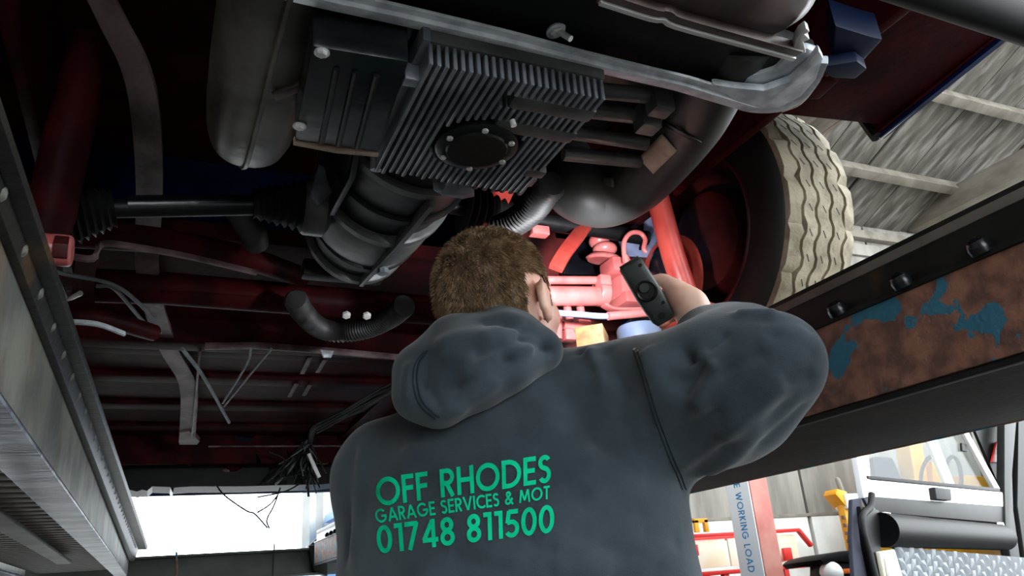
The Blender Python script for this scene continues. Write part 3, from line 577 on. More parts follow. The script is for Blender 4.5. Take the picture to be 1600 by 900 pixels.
# ---- exhaust: dented can on the near side, black heat exchanger on the other
def can_ring(y, s, cx=.076, zc=.672, n=36):
    out = []
    for k in range(n):
        a = 2*math.pi*k/n; c, q = math.cos(a), math.sin(a); out.append((cx+.066*s*math.copysign(abs(c)**.8, c), y, zc+.072*s*math.copysign(abs(q)**.85, q)))
    return out
can = vp('exhaust_can', MB().loft([can_ring(y, s) for y, s in ((.30, .9), (.42, .97), (.55, 1.0), (.62, .965), (.72, .975), (.90, 1.0), (.98, .99), (1.03, .95), (1.065, .86), (1.085, .72), (1.098, .5), (1.104, .2))]), 'exhaust', angle=60)
part('can_seam', MB().ribbon(smooth_path([(.08, .38, .598), (.083, .6, .598), (.078, .8, .597), (.074, 1.0, .597), (.072, 1.06, .61), (.068, 1.1, .64), (.07, 1.112, .68)], 4), .006, .014, (1, 0, 0)), M['exhaust'], can, .0015)
for y, zz in ((.655, .60), (.845, .60)): part('can_strap', MB().ribbon(smooth_path([(.088, y+.012, .597), (.112, y, .606), (.138, y-.014, .62), (.16, y-.03, .612), (.185, y-.03, .608)], 4), .018, .005, (0, 1, 0)), M['exhaust_brown'], can, .001)
ex = [W(u, v, z=z) for u, v, z in ((1160, 40, .66), (1112, 120, .66), (1078, 185, .655), (1030, 246, .65), (985, 290, .645), (942, 308, .642), (905, 298, .65), (884, 272, .69), (880, 250, .74))]
exs = smooth_path(ex, 6); hx = vp('heat_exchanger', MB().tube(exs, .056, 36), 'exhaust_black', angle=60)
# label patch, clip and strap that follow the pipe
ebv = BVHTree.FromPolygons([v.co.copy() for v in hx.data.vertices], [tuple(p.vertices) for p in hx.data.polygons])
def on_pipe(u, v, off=.001):
    d = Vector(tuple(unit(ray(u, v)))); h_ = ebv.ray_cast(Vector((0, 0, 0)), d)
    return np.array(h_[0]+h_[1]*off) if h_[0] is not None else W(u, v, z=.62)
def draped(nm, corners, m_, par, nu=6, nv=6, off=.0015):
    (a, b, c, d) = [np.array(q, float) for q in corners]; mb = MB(); pts = []
    for j in range(nv+1):
        for i in range(nu+1):
            s, t = i/nu, j/nv; q = (a*(1-s)+b*s)*(1-t)+(d*(1-s)+c*s)*t; pts.append(on_pipe(q[0], q[1], off))
    mb.add(pts, [(j*(nu+1)+i, j*(nu+1)+i+1, (j+1)*(nu+1)+i+1, (j+1)*(nu+1)+i) for j in range(nv) for i in range(nu)]); o = part(nm, mb, M[m_], par)
    sm = o.modifiers.new('thickness', 'SOLIDIFY'); sm.thickness = .002; return o
draped('pipe_label', ((1036, 208), (1058, 234), (1022, 270), (1000, 246)), 'patch', hx)
draped('pipe_strap', ((1020, 182), (1030, 180), (1096, 218), (1094, 222)), 'exhaust_black', hx, 10, 2, .004)
draped('pipe_clip', ((944, 276), (962, 278), (962, 292), (946, 288)), 'alloy_dark', hx, 4, 3, .004)
part('strap_tab', MB().prism([on_pipe(1018, 180, .006), on_pipe(1034, 182, .006), on_pipe(1042, 202, .006), on_pipe(1024, 196, .006)], (0, 0, -.006)), M['alloy_dark'], hx, .001)
vp('red_lead', MB().tube([W(856, 276, z=.69), W(905, 284, z=.69)], .008, 10), 'red_bright'); vp('red_lead', MB().tube([W(852, 269, z=.69), W(900, 276, z=.69)], .006, 10), 'red_bright')
# ---- red suspension, left
vp('torsion_tube', MB().tube([W(150, 446, y=1.9), W(252, 450, y=1.9), W(700, 487, y=1.9), (1.1, 1.9, .72)], .04, 20), 'red_under')
vp('torsion_tube_edge', MB().ribbon([W(252, 455, y=1.87), W(300, 456, y=1.87), W(520, 470, y=1.87), W(700, 490, y=1.87)], .016, .01, (0, .6, 1)), 'red_under', .003)
vp('trailing_arm', MB().tube(smooth_path([W(60, 362, y=1.42), W(160, 368, y=1.45), W(260, 378, y=1.52), (W(380, 402, y=1.62)), W(470, 432, y=1.8)]), .026, 16), 'red_under')
vp('arm_flange', MB().ribbon(smooth_path([W(96, 398, y=1.38), W(145, 404, y=1.38), W(158, 382, y=1.42), W(200, 384, y=1.42), W(300, 402, y=1.5), W(400, 426, y=1.6)], 4), .012, .006, (0, .4, 1)), 'purple_bar', .001)
vp('arm_plate', MB().prism([W(70, 300, y=1.5), W(165, 300, y=1.5), W(160, 380, y=1.5), W(145, 402, y=1.5), (W(80, 398, y=1.5))], (0, .02, 0)), 'red_under', .003)
vp('shock_absorber', MB().tube([W(64, 388, y=1.25), W(78, 340, y=1.24), W(112, 190, y=1.22), W(140, 60, y=1.2)], [.03, .035, .035, .028], 20), 'red_under')
vp('shock_eye', MB().lathe([(.0, 0), (.02, 0), (.024, .004), (.024, .062), (.02, .066), (.0, .066)], W(34, 386, y=1.22), (1, 0, 0), 20), 'red_lit', .002)
vp('eye_nut', MB().lathe([(.0, 0), (.02, 0), (.02, .02), (0, .02)], W(84, 388, y=1.21), (1, 0, 0), 6), 'red_dull', .002)
vp('lower_arm', MB().tube(smooth_path([W(40, 494, y=1.7), W(110, 492, y=1.72), W(170, 500, y=1.78), W(240, 520, y=1.9)]), [.014]*8+[.02]*17, 14), 'red_under')
vp('arm_edge', MB().ribbon(smooth_path([W(90, 502, y=1.66), W(150, 506, y=1.66), W(195, 522, y=1.7)], 4), .01, .006, (0, .4, 1)), 'steel', .001)
for q in (((68, 418), (100, 428), (175, 444), (215, 472), (245, 505)), ((150, 447), (180, 452), (222, 500), (250, 520))): vp('brake_line', MB().tube(smooth_path([W(u, v, z=.66) for u, v in q]), .0045, 8), 'hose_grey')
vp('line_clip', MB().tube(smooth_path([W(u, v, z=.655) for u, v in ((82, 424), (90, 440), (98, 458), (106, 466), (126, 458))], 5), .006, 8), 'bright')
vp('bracket_edge', MB().prism([W(u, v, z=.655) for u, v in ((96, 455), (112, 452), (108, 472), (94, 474))], (0, 0, .01)), 'purple_bar', .002)
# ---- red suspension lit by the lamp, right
YS = 1.34
vp('suspension_arm', MB().tube([W(740, 462, y=YS), W(935, 463, y=YS)], .0215, 18), 'red_lit')
vp('suspension_arm_upper', MB().tube([W(740, 437, y=YS-.01), W(940, 438, y=YS-.01)], .009, 14), 'red_lit')
vp('arm_collar', MB().lathe([(.0, 0), (.027, 0), (.029, .004), (.029, .022), (.0, .022)], W(932, 458, y=YS), (1, 0, -.02), 22), 'red_lit')
vp('arm_collar', MB().obox(W(942, 440, y=YS-.02), (.014, 0, 0), (0, .014, 0), (0, 0, .012)), 'red_lit', .004)
vp('hub_block', MB().obox(W(985, 455, y=YS+.02), (.055, 0, 0), (0, .05, 0), (0, 0, .034)), 'red_lit', .014, label=None)
vp('hub_block_lower', MB().obox(W(985, 473, y=YS), (.036, 0, 0), (0, .04, 0), (0, 0, .014)), 'red_lit', .008)
vp('hub_flange', MB().ribbon(smooth_path([W(942, 476, y=YS-.04), W(960, 484, y=YS-.04), W(1000, 484, y=YS-.04)], 4), .02, .006, (0, 1, 0)), 'red_lit', .002)
vp('spring_pad', MB().lathe([(0, 0), (.036, 0), (.04, .005), (.036, .010), (.0, .012)], W(943, 408, y=YS), (.1, -.2, 1), 26), 'red_lit')
vp('bump_stop', MB().ellipsoid(W(945, 390, y=YS+.01), V3(.028, 0, 0), V3(0, .028, 0), V3(0, 0, .017), 18, 10), 'red_lit')
vp('bump_stop', MB().ellipsoid(W(936, 377, y=YS+.02), V3(.024, 0, 0), V3(0, .024, 0), V3(0, 0, .018), 18, 10), 'red_lit')
vp('caliper_block', MB().obox(W(962, 420, y=YS-.02), (.024, 0, 0), (0, .03, 0), (0, 0, .017)), 'red_lit', .006)
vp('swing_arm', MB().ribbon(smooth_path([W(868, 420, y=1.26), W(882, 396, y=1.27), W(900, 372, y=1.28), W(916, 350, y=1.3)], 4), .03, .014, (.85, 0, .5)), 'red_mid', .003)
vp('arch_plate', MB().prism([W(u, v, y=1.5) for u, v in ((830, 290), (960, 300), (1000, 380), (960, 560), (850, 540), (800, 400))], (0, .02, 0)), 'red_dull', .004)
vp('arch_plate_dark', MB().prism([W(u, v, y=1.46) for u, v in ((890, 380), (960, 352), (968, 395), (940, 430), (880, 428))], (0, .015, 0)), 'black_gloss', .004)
vp('lower_link', MB().tube(smooth_path([W(800, 484, y=1.27), W(900, 491, y=1.27), W(950, 494, y=1.27), W(1015, 488, y=1.27)]), .0065, 12), 'blue_lit')
vp('link_sleeve', MB().tube([W(950, 494, y=1.265), W(1015, 488, y=1.265)], .009, 12), 'red_lit')
for u0, v0, u1, v1 in ((884, 470, 890, 500), (904, 462, 908, 490), (880, 508, 912, 512), (896, 520, 918, 510), (872, 492, 872, 530)): vp('link_rod', MB().tube([W(u0, v0, y=1.36), W(u1, v1, y=1.36)], .009, 10), 'red_lit')
for u, v in ((885, 465), (910, 510), (890, 525)): vp('link_knuckle', MB().obox(W(u, v, y=1.37), (.016, 0, 0), (0, .014, 0), (0, 0, .012)), 'red_lit', .004)
vp('brake_hook_pipe', MB().tube(smooth_path([W(u, v, y=1.24) for u, v in ((978, 412), (975, 395), (976, 376), (986, 364), (1000, 364), (1008, 374), (1006, 388), (1010, 394))], 6), .0052, 12), 'red_lit')
vp('pipe_union', MB().lathe([(0, 0), (.008, 0), (.008, .014), (.005, .02), (0, .02)], W(979, 412, y=1.24), (0, 0, 1), 6), 'red_lit')
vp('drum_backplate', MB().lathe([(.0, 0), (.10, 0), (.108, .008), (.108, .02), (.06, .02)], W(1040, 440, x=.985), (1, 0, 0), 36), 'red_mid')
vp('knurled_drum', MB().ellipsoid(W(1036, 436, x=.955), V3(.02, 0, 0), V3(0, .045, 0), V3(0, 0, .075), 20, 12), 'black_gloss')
vp('lit_body_panel', MB().loft([[W(u, v, y=1.42+.04*math.sin(k*1.3)), W(u+w_, v+4, y=1.42+.05*math.cos(k))] + [W(u+w_, v+4, y=1.44+.05*math.cos(k)), W(u, v, y=1.44+.04*math.sin(k*1.3))] for k, (u, v, w_) in enumerate(((1000, 300, 60), (985, 325, 70), (972, 350, 76), (965, 375, 80), (975, 400, 60)))]), 'blue_lit', angle=60)  # inner body panel, its lit look carried by the pale colour
vp('panel_fold', MB().tube(smooth_path([W(u, v, y=1.38) for u, v in ((1022, 318), (1012, 345), (1002, 375))], 5), .02, 12), 'blue_lit')
vp('panel_cable', MB().tube(smooth_path([W(u, v, y=1.36) for u, v in ((1000, 330), (1004, 350), (1003, 372), (1000, 390))], 5), .003, 8), 'rubber')
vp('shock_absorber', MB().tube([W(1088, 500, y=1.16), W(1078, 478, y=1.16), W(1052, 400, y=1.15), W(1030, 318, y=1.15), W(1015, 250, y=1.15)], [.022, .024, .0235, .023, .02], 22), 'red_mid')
vp('shock_eye', MB().tube([W(1065, 492, y=1.14), W(1090, 484, y=1.14), W(1122, 494, y=1.14)], [.018, .023, .022], 18), 'red_lit')
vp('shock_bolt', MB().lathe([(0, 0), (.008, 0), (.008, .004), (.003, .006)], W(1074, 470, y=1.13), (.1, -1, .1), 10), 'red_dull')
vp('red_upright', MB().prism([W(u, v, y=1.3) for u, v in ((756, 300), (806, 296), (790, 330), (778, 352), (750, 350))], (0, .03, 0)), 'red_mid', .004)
vp('red_bracket', MB().obox(W(842, 362, y=1.3), (.02, 0, 0), (0, .012, 0), (0, 0, .01)), 'red_lit', .003)
# ---- wheels
def wheel(cx, s, name):
    """s = +1: the inner face looks towards -x"""
    c = V3(cx, 1.28, .70); w = part('wheel', MB().lathe([(.188, -.078*s), (.2, -.084*s), (.225, -.094*s), (.255, -.099*s), (.28, -.096*s), (.295, -.088*s), (.303, -.076*s), (.304, 0), (.303, .076*s), (.295, .088*s), (.255, .099*s), (.2, .084*s), (.188, .078*s), (.186, 0), (.188, -.078*s)], c, (1, 0, 0), 96, cap=False), M['tyre'], van, angle=50, label='black tyre sidewall')
    part('wheel_rim', MB().lathe([(.204, -.083*s), (.2, -.088*s), (.192, -.085*s), (.186, -.07*s), (.178, -.055*s), (.170, 0), (.150, .03*s), (.05, .045*s), (0, .045*s)], c, (1, 0, 0), 64, cap=False), M['red_dull'], w, angle=50)
    part('brake_drum', MB().lathe([(0, -.05*s), (.09, -.05*s), (.115, -.045*s), (.118, -.03*s), (.118, .03*s), (.09, .044*s)], c, (1, 0, 0), 48, cap=False), M['red_dull'], w, angle=50)
    n = 120; edges = [-.084, -.052, -.018, .018, .052, .084]; R0, R1 = .300, .3155
    for j in range(5):
        mb = MB(); rings = []
        for k in range(n):
            a = 2*math.pi*k/n; zig = .0042*(1 if (k//2) % 2 else -1)
            x0 = edges[j]+(.0018 if j else 0)+(zig if j else 0); x1 = edges[j+1]-(.0018 if j < 4 else 0)+(zig if j < 4 else 0)
            notch = (j in (0, 4)) and k % 6 == 0
            Ra, Rb = (R1-.005 if j in (0,) else R1), (R1-.005 if j == 4 else R1)
            if notch: Ra, Rb = Ra-.007, Rb-.007
            def q(x, r): return (c[0]+x, c[1]+r*math.cos(a), c[2]+r*math.sin(a))
            rings.append([q(x0, R0 if j else .292), q(x0+.002, Ra), q(x1-.002, Rb), q(x1, R0 if j < 4 else .292)])
        m4 = len(rings); vs = [p for r in rings for p in r]; fs = []
        for k in range(m4):
            for i in range(3): fs.append((k*4+i, ((k+1) % m4)*4+i, ((k+1) % m4)*4+i+1, k*4+i+1))
        mb.add(vs, fs); part('tread_rib', mb, M['tread'], w, angle=30)
    for k in range(40):                                    # cross sipes on the ribs, thin proud slivers of dark rubber sunk into the dust
        a = 2*math.pi*k/40+.05
        for j in (1, 2, 3):
            x = (edges[j]+edges[j+1])/2; d1 = V3(.5, -math.sin(a)*.86, math.cos(a)*.86); rad = V3(0, math.cos(a), math.sin(a))
            if sipe_me.get('m') is None: sipe_me['m'] = MB().box((-.008, -.0009, -.002), (.008, .0009, .0012)).mesh('sipe', smooth=False)
            o = instance('tread_sipe', sipe_me['m'], M['tyre'], w, c+V3(x, 0, 0)+rad*.3148)
            X = Vector(tuple(unit(d1))); Z = Vector(tuple(rad)); Yv = Z.cross(X); o.rotation_mode = 'QUATERNION'; o.rotation_quaternion = Matrix((X, Yv, Z)).transposed().to_quaternion()
    return w
sipe_me = {}
wheel(1.137, 1, 'r')
wheel(-.437, -1, 'l')
for x in (-.437, 1.137):   # front wheels at the far end of the ramps
    c = V3(x, 3.74, .70); w = vp('front_wheel', MB().lathe([(.188, -.078), (.225, -.094), (.255, -.099), (.295, -.088), (.312, -.07), (.315, 0), (.312, .07), (.295, .088), (.255, .099), (.2, .084), (.188, .078)], c, (1, 0, 0), 64, cap=False), 'tyre', angle=50)
    part('wheel_rim', MB().lathe([(.2, -.08), (.17, -.05), (.15, .03), (.05, .045), (0, .045)], c, (1, 0, 0), 40, cap=False), M['red_dull'], w, angle=50)

# ================================================================== THE MECHANIC
AZ = math.radians(38); FW = V3(math.sin(AZ), math.cos(AZ), 0); RT = V3(math.cos(AZ), -math.sin(AZ), 0); UP = V3(0, 0, 1)
PC = V3(.455, 1.065, 0)
def B(a, b, c): return PC + RT*a + FW*b + UP*c
person = thing('person', 'mechanic seen from behind in a charcoal hoodie with green lettering, one arm raised', 'person', (PC[0], PC[1], FLOOR))
HC = W(779, 482, t=1.19); HAZ = math.radians(60); HT = math.radians(8)
HF = V3(math.sin(HAZ)*math.cos(HT), math.cos(HAZ)*math.cos(HT), math.sin(HT)); HR = V3(math.cos(HAZ), -math.sin(HAZ), 0); HU = np.cross(HR, HF)
def Hd(f, r, u): return HC + HF*f + HR*r + HU*u
RSH, REL, RWR = W(985, 628, t=1.12), W(1202, 566, t=1.0), W(1098, 520, t=1.165)
LSH, LEL, LWR = B(-.175, .0, .165), B(-.215, .06, -.10), B(-.06, .30, -.02)
# ---- skin: one continuous body
S = SDF((PC[0]-.45, PC[1]-.52, FLOOR-.02), (PC[0]+.48, PC[1]+.42, .60), .0065)
S.ellipsoid(Hd(-.006, 0, .022), (HF*.098, HR*.076, HU*.098), .02)
S.ellipsoid(Hd(.030, 0, -.055), (HF*.066, HR*.060, HU*.072), .04)
S.ellipsoid(Hd(.072, 0, -.100), (HF*.022, HR*.026, HU*.020), .03)
S.capsule(Hd(.088, 0, .012), Hd(.110, 0, -.022), .010, .014, .015)
for r in (-1, 1):
    S.ellipsoid(Hd(.079, r*.032, .016), (HF*.02, HR*.016, HU*.011), .006, sub=True); S.ellipsoid(Hd(.070, r*.032, .014), (HF*.013, HR*.013, HU*.013), .003)
    S.capsule(Hd(.088, r*.016, .032), Hd(.080, r*.048, .034), .007, .006, .012)
    S.ellipsoid(Hd(.06, r*.045, -.02), (HF*.025, HR*.022, HU*.022), .02)
    e = Hd(-.004, r*.078, -.008); ob = HR*r
    S.ellipsoid(e+ob*.010, (HF*.017, ob*.008, HU*.031), .006); S.ellipsoid(e+ob*.018+HF*.003, (HF*.010, ob*.006, HU*.020), .004, sub=True)
    S.capsule(e+ob*.013-HF*.013+HU*.012, e+ob*.016-HF*.010+HU*.026, .005, .005, .005); S.ellipsoid(e+ob*.008+HF*.004-HU*.030, (HF*.008, ob*.006, HU*.008), .006)
for dz, rr in ((-.053, .007), (-.064, .008)): S.capsule(Hd(.092, -.018, dz), Hd(.092, .018, dz), rr, rr, .008)
S.capsule(Hd(-.022, 0, -.06), B(0, -.01, .25), .056, .062, .04)
S.ellipsoid(B(0, 0, .08), (RT*.15, FW*.095, UP*.20), .05); S.ellipsoid(B(0, 0, -.15), (RT*.14, FW*.10, UP*.14), .05); S.ellipsoid(B(0, 0, -.27), (RT*.155, FW*.10, UP*.10), .05)
S.chain([(B(0, 0, .2), .06), (RSH, .05), (REL, .04), (RWR, .028)], .04)
S.chain([(B(0, 0, .18), .06), (LSH, .05), (LEL, .04), (LWR, .028)], .04)
for s in (-1, 1): S.chain([(B(s*.08, 0, -.28), .085), (B(s*.10, .02, -.68), .055), (B(s*.11, -.02, -1.10), .035), (B(s*.115, .12, -1.165), .03)], .04)
# the hand round the lamp
T0, T1 = W(984, 412, t=1.15), W(1041, 504, t=1.15); TA = unit(T1-T0); TN = unit(-(T0+T1)/2); TN = unit(TN-TA*np.dot(TN, TA)); TB = np.cross(TA, TN)
if np.dot(TB, _R) < 0: TB = -TB
TL = np.linalg.norm(T1-T0); THW, THT = .0195, .014
TCEN = (T0+T1)/2 - TN*THT
def TP(s, w, d): return TCEN + TA*s + TB*w - TN*d      # s along, w sideways (towards the sleeve), d away from the viewer
S.chain([(RWR, .027), (TP(.052, .044, .012), .024), (TP(.030, .036, .018), .021)], .02)
S.ellipsoid(TP(.034, .036, .016), (TA*.036, TB*.016, TN*.026), .015)
for i, (s0, ln) in enumerate(((.004, .9), (.024, 1.0), (.043, .95), (.060, .78))):
    S.chain([(TP(s0, .036, .03), .0095), (TP(s0-.002, .024, .040), .0092), (TP(s0-.003, .024-.022*ln, .042), .0085), (TP(s0-.003, .014-.024*ln, .036), .0078), (TP(s0-.002, .012-.026*ln, .026), .0072)], .004)
S.chain([(TP(.034, .038, .010), .013), (TP(.016, .034, .014), .011), (TP(-.004, .028, .018), .0095), (TP(-.012, .012, .020), .008)], .008)
for i, s0 in enumerate((-.03, -.01, .01, .03)):
    d1 = unit(FW*.6+RT*.4); p = LWR+d1*.085+UP*s0; S.chain([(p, .0095), (p+d1*.035+RT*.012, .009), (p+d1*.045+RT*.035, .008), (p+d1*.035+RT*.05, .0075)], .004)
S.ellipsoid(LWR+unit(FW*.6+RT*.4)*.05, (unit(FW*.6+RT*.4)*.05, UP*.042, unit(FW*.4-RT*.6)*.018), .015)
S.chain([(LWR+FW*.03+UP*.03, .013), (LWR+FW*.06+UP*.055+RT*.02, .011), (LWR+FW*.075+UP*.06+RT*.045, .009)], .008)
v, f = S.extract(); v = relax(v, f, 2, .4); body = link('body', raw_mesh('body', v, f), M['skin'], person)
# ---- hair: scalp layer and thousands of short strands
hn = vnormals(v, f); q = v-HC; hf, hr, hu = q@HF, q@HR, q@HU
inhead = (np.linalg.norm(q, axis=1) < .155)
def hairline(hf, hu): # how far inside the hair region, metres
    back = np.minimum(.02-hf, hu+.098); top = hu-(.045+np.clip(hf-.03, 0, 1)*.5); side = np.minimum(.045-hf, hu+.012)
    return np.maximum(np.maximum(back-.012, top), side)
ear = (np.abs(np.abs(hr)-.088) < .022) & (np.abs(hu+.008) < .04) & (np.abs(hf+.004) < .026)
mask = inhead & (hairline(hf, hu) > 0) & ~ear
keep = mask[f].all(1); uf, inv = np.unique(f[keep], return_inverse=True)
depth = np.clip(hairline(hf, hu)/.02, 0, 1)
sv = v[uf]+hn[uf]*(.0012+.0045*depth[uf])[:, None]; hair = link('hair', raw_mesh('hair', sv, inv.reshape(-1, 4)), M['scalp'], person)
fk = f[keep]; rng = np.random.default_rng(3); NS = 26000
ar = np.linalg.norm(np.cross(v[fk[:, 2]]-v[fk[:, 0]], v[fk[:, 3]]-v[fk[:, 1]]), axis=1); pick = rng.choice(len(fk), NS, p=ar/ar.sum()); w2 = rng.random((NS, 2)); c4 = fk[pick]
lerp = lambda A: (A[c4[:, 0]]*(1-w2[:, :1])+A[c4[:, 1]]*w2[:, :1])*(1-w2[:, 1:])+(A[c4[:, 3]]*(1-w2[:, :1])+A[c4[:, 2]]*w2[:, :1])*w2[:, 1:]
rp, rn = lerp(v), lerp(hn); rn /= np.linalg.norm(rn, axis=1)[:, None]; dq = rp-HC; dp = np.clip(hairline(dq@HF, dq@HU)/.03, 0, 1)
hgt = np.clip((dq@HU+.06)/.12, 0, 1)
clump = np.stack([np.sin(rp@V3(210, 90, 60)+i*2.1)+np.sin(rp@V3(-80, 190, 130)+i) for i in range(3)], 1)*.22
dirn = rn*(.35+.45*hgt)[:, None]-HU*(.75-.45*hgt)[:, None]+HF*(.25*hgt)[:, None]+clump+rng.normal(0, .16, (NS, 3)); dirn /= np.linalg.norm(dirn, axis=1)[:, None]
ln = (.004+.009*dp*(.4+.6*hgt))*rng.uniform(.7, 1.2, NS); sd = np.cross(dirn, rng.normal(0, 1, (NS, 3))); sd /= np.linalg.norm(sd, axis=1)[:, None]; wd = .00055
r0 = rp+rn*(.001+.003*dp)[:, None]; mid = r0+dirn*(ln*.55)[:, None]; tip = r0+(dirn*.95-HU*.25)*ln[:, None]
allv = np.stack([r0-sd*wd, r0+sd*wd, mid+sd*wd*.9, mid-sd*wd*.9, tip], 1).reshape(-1, 3); ix = np.arange(NS)*5
me = bpy.data.meshes.new('strands'); me.from_pydata(allv.tolist(), [], [tuple(t) for t in np.stack([ix, ix+1, ix+2, ix+3], 1).tolist()]+[tuple(t) for t in np.stack([ix+3, ix+2, ix+4], 1).tolist()])
st = link('strands', me, M['hair'], hair); st['kind'] = 'stuff'
# ---- trousers and boots
S = SDF(PC+V3(-.3, -.3, FLOOR), PC+V3(.3, .35, -.10), .011)
S.ellipsoid(B(0, 0, -.26), (RT*.19, FW*.135, UP*.13), .05)
for s in (-1, 1): S.chain([(B(s*.085, 0, -.30), .105), (B(s*.10, .02, -.68), .078), (B(s*.11, -.02, -1.10), .062)], .05)
v, f = S.extract(); link('trousers', raw_mesh('trousers', relax(v, f, 2), f), M['jeans'], person)
for s in (-1, 1):
    S = SDF(B(s*.11, 0, FLOOR)-V3(.25, .25, .02), B(s*.11, 0, FLOOR)+V3(.25, .3, .2), .008)
    S.chain([(B(s*.11, -.03, -1.06), .052), (B(s*.11, -.03, -1.14), .052)], .03).chain([(B(s*.11, -.04, -1.148), .05), (B(s*.118, .07, -1.155), .043), (B(s*.125, .15, -1.16), .038)], .04)
    v, f = S.extract(); v[:, 2] = np.maximum(v[:, 2], FLOOR+.001); link('boot', raw_mesh('boot', v, f), M['boot'], person)
# ---- hoodie
S = SDF((PC[0]-.42, PC[1]-.55, -.46), (PC[0]+.50, PC[1]+.42, .42), .0056)
zk = [-.5, -.34, -.30, -.2, 0, .08, .14, .19, .23, .27, .31]; wk = [.20, .22, .252, .258, .256, .250, .238, .212, .175, .125, .07]; dk = [.13, .145, .160, .160, .155, .150, .142, .130, .112, .092, .065]
def torso(P):
    q = P-PC-RT*.014; z = P[..., 2]; w = np.interp(z, zk, wk); d = np.interp(z, zk, dk); r = np.sqrt(((q@RT)/w)**2+(np.abs(q@FW)/d)**2)
    return np.maximum((r-1)*np.minimum(w, d)*.9, np.maximum(-.36-z, z-.30))
S.field(torso, (PC[0]-.35, PC[1]-.35, -.42), (PC[0]+.35, PC[1]+.35, .36), .03)
S.chain([(W(860, 610, t=1.14), .062), (RSH, .082), (W(1090, 610, t=1.055), .084), (W(1150, 596, t=1.02), .077), (REL, .060)], .045)
S.capsule(W(1000, 700, t=1.10), W(1140, 645, t=1.04), .058, .058, .04)
S.chain([(REL, .060), (W(1160, 552, t=1.06), .061), (W(1125, 535, t=1.12), .050), (RWR+(RWR-REL)*-.05, .040)], .035)
S.chain([(B(-.09, 0, .2), .07), (LSH, .075), (LEL, .062), (LWR, .042)], .045)
S.capsule(B(0, -.005, .22), B(0, 0, .30), .085, .07, .05)
v, f = S.extract(); v = relax(v, f, 5, .5); N = vnormals(v, f)
# folds: valleys (-) and ridges (+) along segments given as seen on the cloth
def cast(bvh, u, vv, off=0.0):
    h_ = bvh.ray_cast(Vector((0, 0, 0)), Vector(tuple(unit(ray(u, vv)))))
    return None if h_[0] is None else np.array(h_[0])+np.array(h_[1])*off
bv = BVHTree.FromPolygons(v.tolist(), f.tolist())
folds = [(1086, 770, 1180, 700, -.010, .012), (1180, 700, 1262, 628, -.005, .014), (1098, 742, 1190, 662, .007, .016), (1120, 705, 1240, 622, -.007, .014), (1135, 672, 1230, 590, .006, .014),
         (1100, 560, 1066, 622, -.012, .014), (1078, 545, 1050, 600, -.010, .012), (1115, 560, 1085, 640, .008, .014), (1064, 540, 1074, 560, -.012, .010),
         (940, 545, 985, 630, -.009, .016), (918, 548, 950, 610, .007, .014), (905, 548, 930, 590, -.009, .012), (1010, 548, 1030, 610, .006, .018), (1000, 640, 1072, 770, -.006, .012),
         (870, 600, 940, 700, -.005, .022), (940, 700, 1000, 740, -.004, .022), (905, 720, 1010, 735, .004, .03), (820, 845, 905, 880, -.004, .016), (860, 875, 960, 890, .004, .02),
         (900, 780, 1010, 800, -.003, .02), (1000, 830, 1068, 850, -.004, .018), (552, 705, 540, 880, -.007, .010), (566, 700, 556, 880, .004, .013),
         (1185, 500, 1270, 520, -.005, .010), (1150, 492, 1215, 492, .005, .010), (1200, 520, 1275, 560, -.005, .012), (1140, 520, 1100, 545, -.006, .010), (650, 690, 600, 780, .004, .03), (1010, 600, 1120, 585, -.005, .014), (1120, 585, 1200, 548, -.005, .012), (1030, 690, 1130, 640, -.006, .014), (1060, 735, 1150, 668, .005, .012), (1220, 600, 1272, 590, -.005, .010), (700, 870, 800, 895, -.004, .016), (930, 850, 1040, 890, -.005, .018), (620, 700, 700, 680, -.004, .014), (960, 620, 1000, 720, -.004, .014)]
disp = np.zeros(len(v))
for (u0, v0, u1, v1, amp, wid) in folds:
    a, b = cast(bv, u0, v0), cast(bv, u1, v1)
    if a is None or b is None: continue
    d, t = seg_dist(v, a, b); disp += 1.6*amp*(np.exp(-(d/wid)**2) if amp > 0 else np.exp(-np.sqrt((d/(wid*.75))**2+.05)))*np.clip(np.minimum(t, 1-t)*6+.35, 0, 1)
disp += .0022*(np.sin(v@V3(31, 17, 23))+np.sin(v@V3(-19, 37, 29)+1.3)*.8+np.sin(v@V3(53, -41, 37)+.4)*.5)
v = relax(v+N*disp[:, None], f, 1, .25)
hood_me = raw_mesh('hoodie', v, f); hoodie = link('hoodie', hood_me, M['hoodie'], person); bv = BVHTree.FromPolygons(v.tolist(), f.tolist())
# ---- hood lying on the back
S = SDF(W(700, 560, t=1.08)-.24, W(800, 560, t=1.08)+.24, .005)
S.chain([(W(676, 598, t=1.075), .044), (W(735, 566, t=1.075), .052), (W(795, 546, t=1.085), .046), (W(838, 545, t=1.10), .028)], .035)
S.chain([(W(735, 528, t=1.11), .032), (W(776, 496, t=1.125), .024)], .02)
S.chain([(W(776, 494, t=1.115), .024), (W(815, 510, t=1.11), .020), (W(852, 538, t=1.11), .018)], .014)
S.chain([(W(655, 585, t=1.06), .030), (W(652, 618, t=1.045), .028), (W(690, 632, t=1.035), .026), (W(745, 600, t=1.04), .026), (W(800, 572, t=1.06), .022), (W(852, 552, t=1.09), .018)], .03)
S.chain([(W(700, 535, t=1.10), .034), (W(655, 570, t=1.09), .028)], .03)
v, f = S.extract(); v = relax(v, f, 4, .5); N = vnormals(v, f); hb = BVHTree.FromPolygons(v.tolist(), f.tolist()); disp = np.zeros(len(v))
